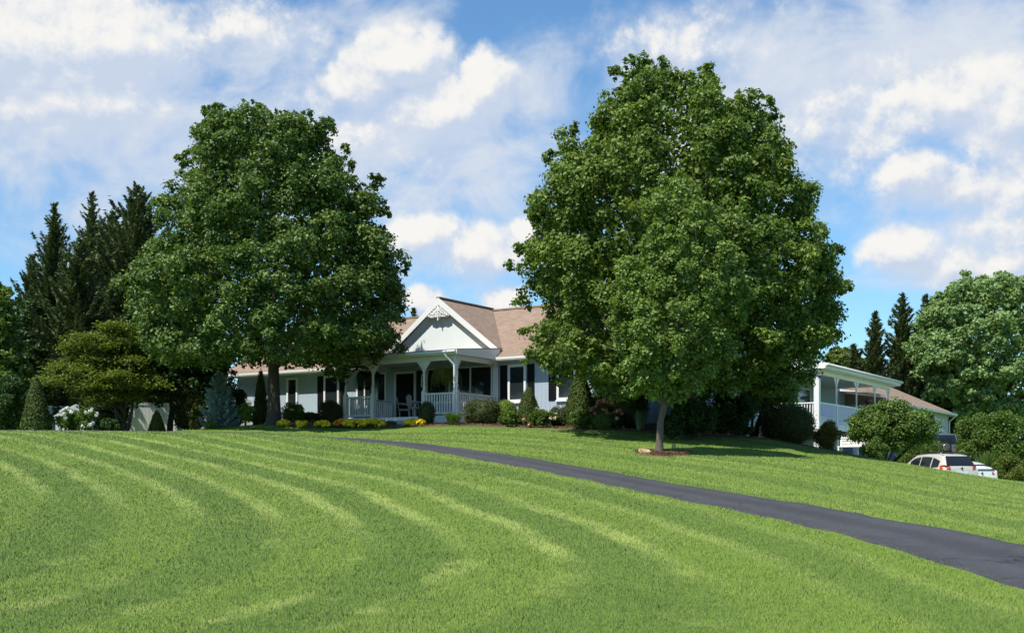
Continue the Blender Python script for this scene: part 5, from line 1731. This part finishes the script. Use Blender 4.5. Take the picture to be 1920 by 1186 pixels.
wagon = [(0.0, .32, .98, 1.00, .84, .74), (.06, .28, 1.00, 1.10, .87, .70), (.42, .25, 1.00, 1.58, .90, .62), (.75, .24, 1.00, 1.64, .91, .64), (1.6, .24, .98, 1.67, .92, .66), (2.5, .24, .96, 1.64, .92, .64), (2.9, .24, .95, 1.50, .92, .62), (3.5, .24, .94, 1.08, .91, .66), (4.2, .26, .84, .96, .88, .64), (4.6, .30, .70, .80, .80, .55), (4.72, .36, .60, .66, .72, .5)]
WL = px2w(1803, 880, 52)
wr = math.atan2(.974, -.225)
car('champagne beige estate car parked tail towards the lawn, with red tail lamps', (WL[0], 52, EYE + (HORZ - 849) / F * 52.5 - 1.67), wr, M['champagne'], wagon,
    [(.50, 1.05, .12, .06, .62, .84), (1.13, 1.95, .05, .04, .86, .90), (2.03, 2.85, .04, .02, .90, .78)], (.075, 1.12, .68, .375, 1.52, .55), 1.0, rails=True)
hatch = [(0.0, .32, 1.00, 1.02, .80, .70), (.06, .28, 1.02, 1.14, .84, .64), (.5, .25, 1.0, 1.32, .86, .58), (1.3, .24, .97, 1.46, .87, .60), (2.0, .24, .95, 1.49, .87, .60), (2.6, .24, .93, 1.38, .87, .58), (3.3, .24, .92, 1.02, .86, .6), (3.9, .26, .82, .90, .83, .58), (4.3, .32, .68, .74, .74, .5), (4.4, .38, .58, .62, .66, .45)]
WL2 = px2w(1841, 880, 57)
car('white hatchback with black tail glass right behind the beige estate car', (WL2[0], 57, EYE + (HORZ - 863) / F * 57.5 - 1.49), wr - .08, M['carwhite'], hatch,
    [(.55, 1.2, .15, .08, .45, .8), (1.28, 2.0, .06, .04, .82, .86), (2.08, 2.7, .04, .04, .86, .7)], (.00, 1.03, .66, .45, 1.29, .52), .88)
suv = [(0.0, .40, 1.10, 1.12, .86, .80), (.05, .35, 1.12, 1.30, .88, .76), (.2, .35, 1.12, 1.82, .89, .74), (1.0, .35, 1.12, 1.86, .90, .74), (2.2, .35, 1.10, 1.86, .90, .74), (2.7, .35, 1.08, 1.70, .90, .72), (3.0, .35, 1.06, 1.20, .90, .74), (4.0, .35, 1.02, 1.12, .88, .72), (4.3, .4, .9, .96, .82, .66)]
WL3 = px2w(1771, 838, 63)
car('slate blue off-roader with a shiny spare wheel cover, half hidden by the small tree', (WL3[0], 63, EYE + (HORZ - 811) / F * 63 - 1.86), wr - .15, M['darkpaint'], suv,
    [(.35, 1.05, .1, .1, .85, .85), (1.13, 1.85, .1, .1, .85, .85), (1.93, 2.6, .1, .1, .85, .75)], (.04, 1.30, .70, .17, 1.74, .62), .95, spare=True)
print('objects', len(bpy.data.objects))
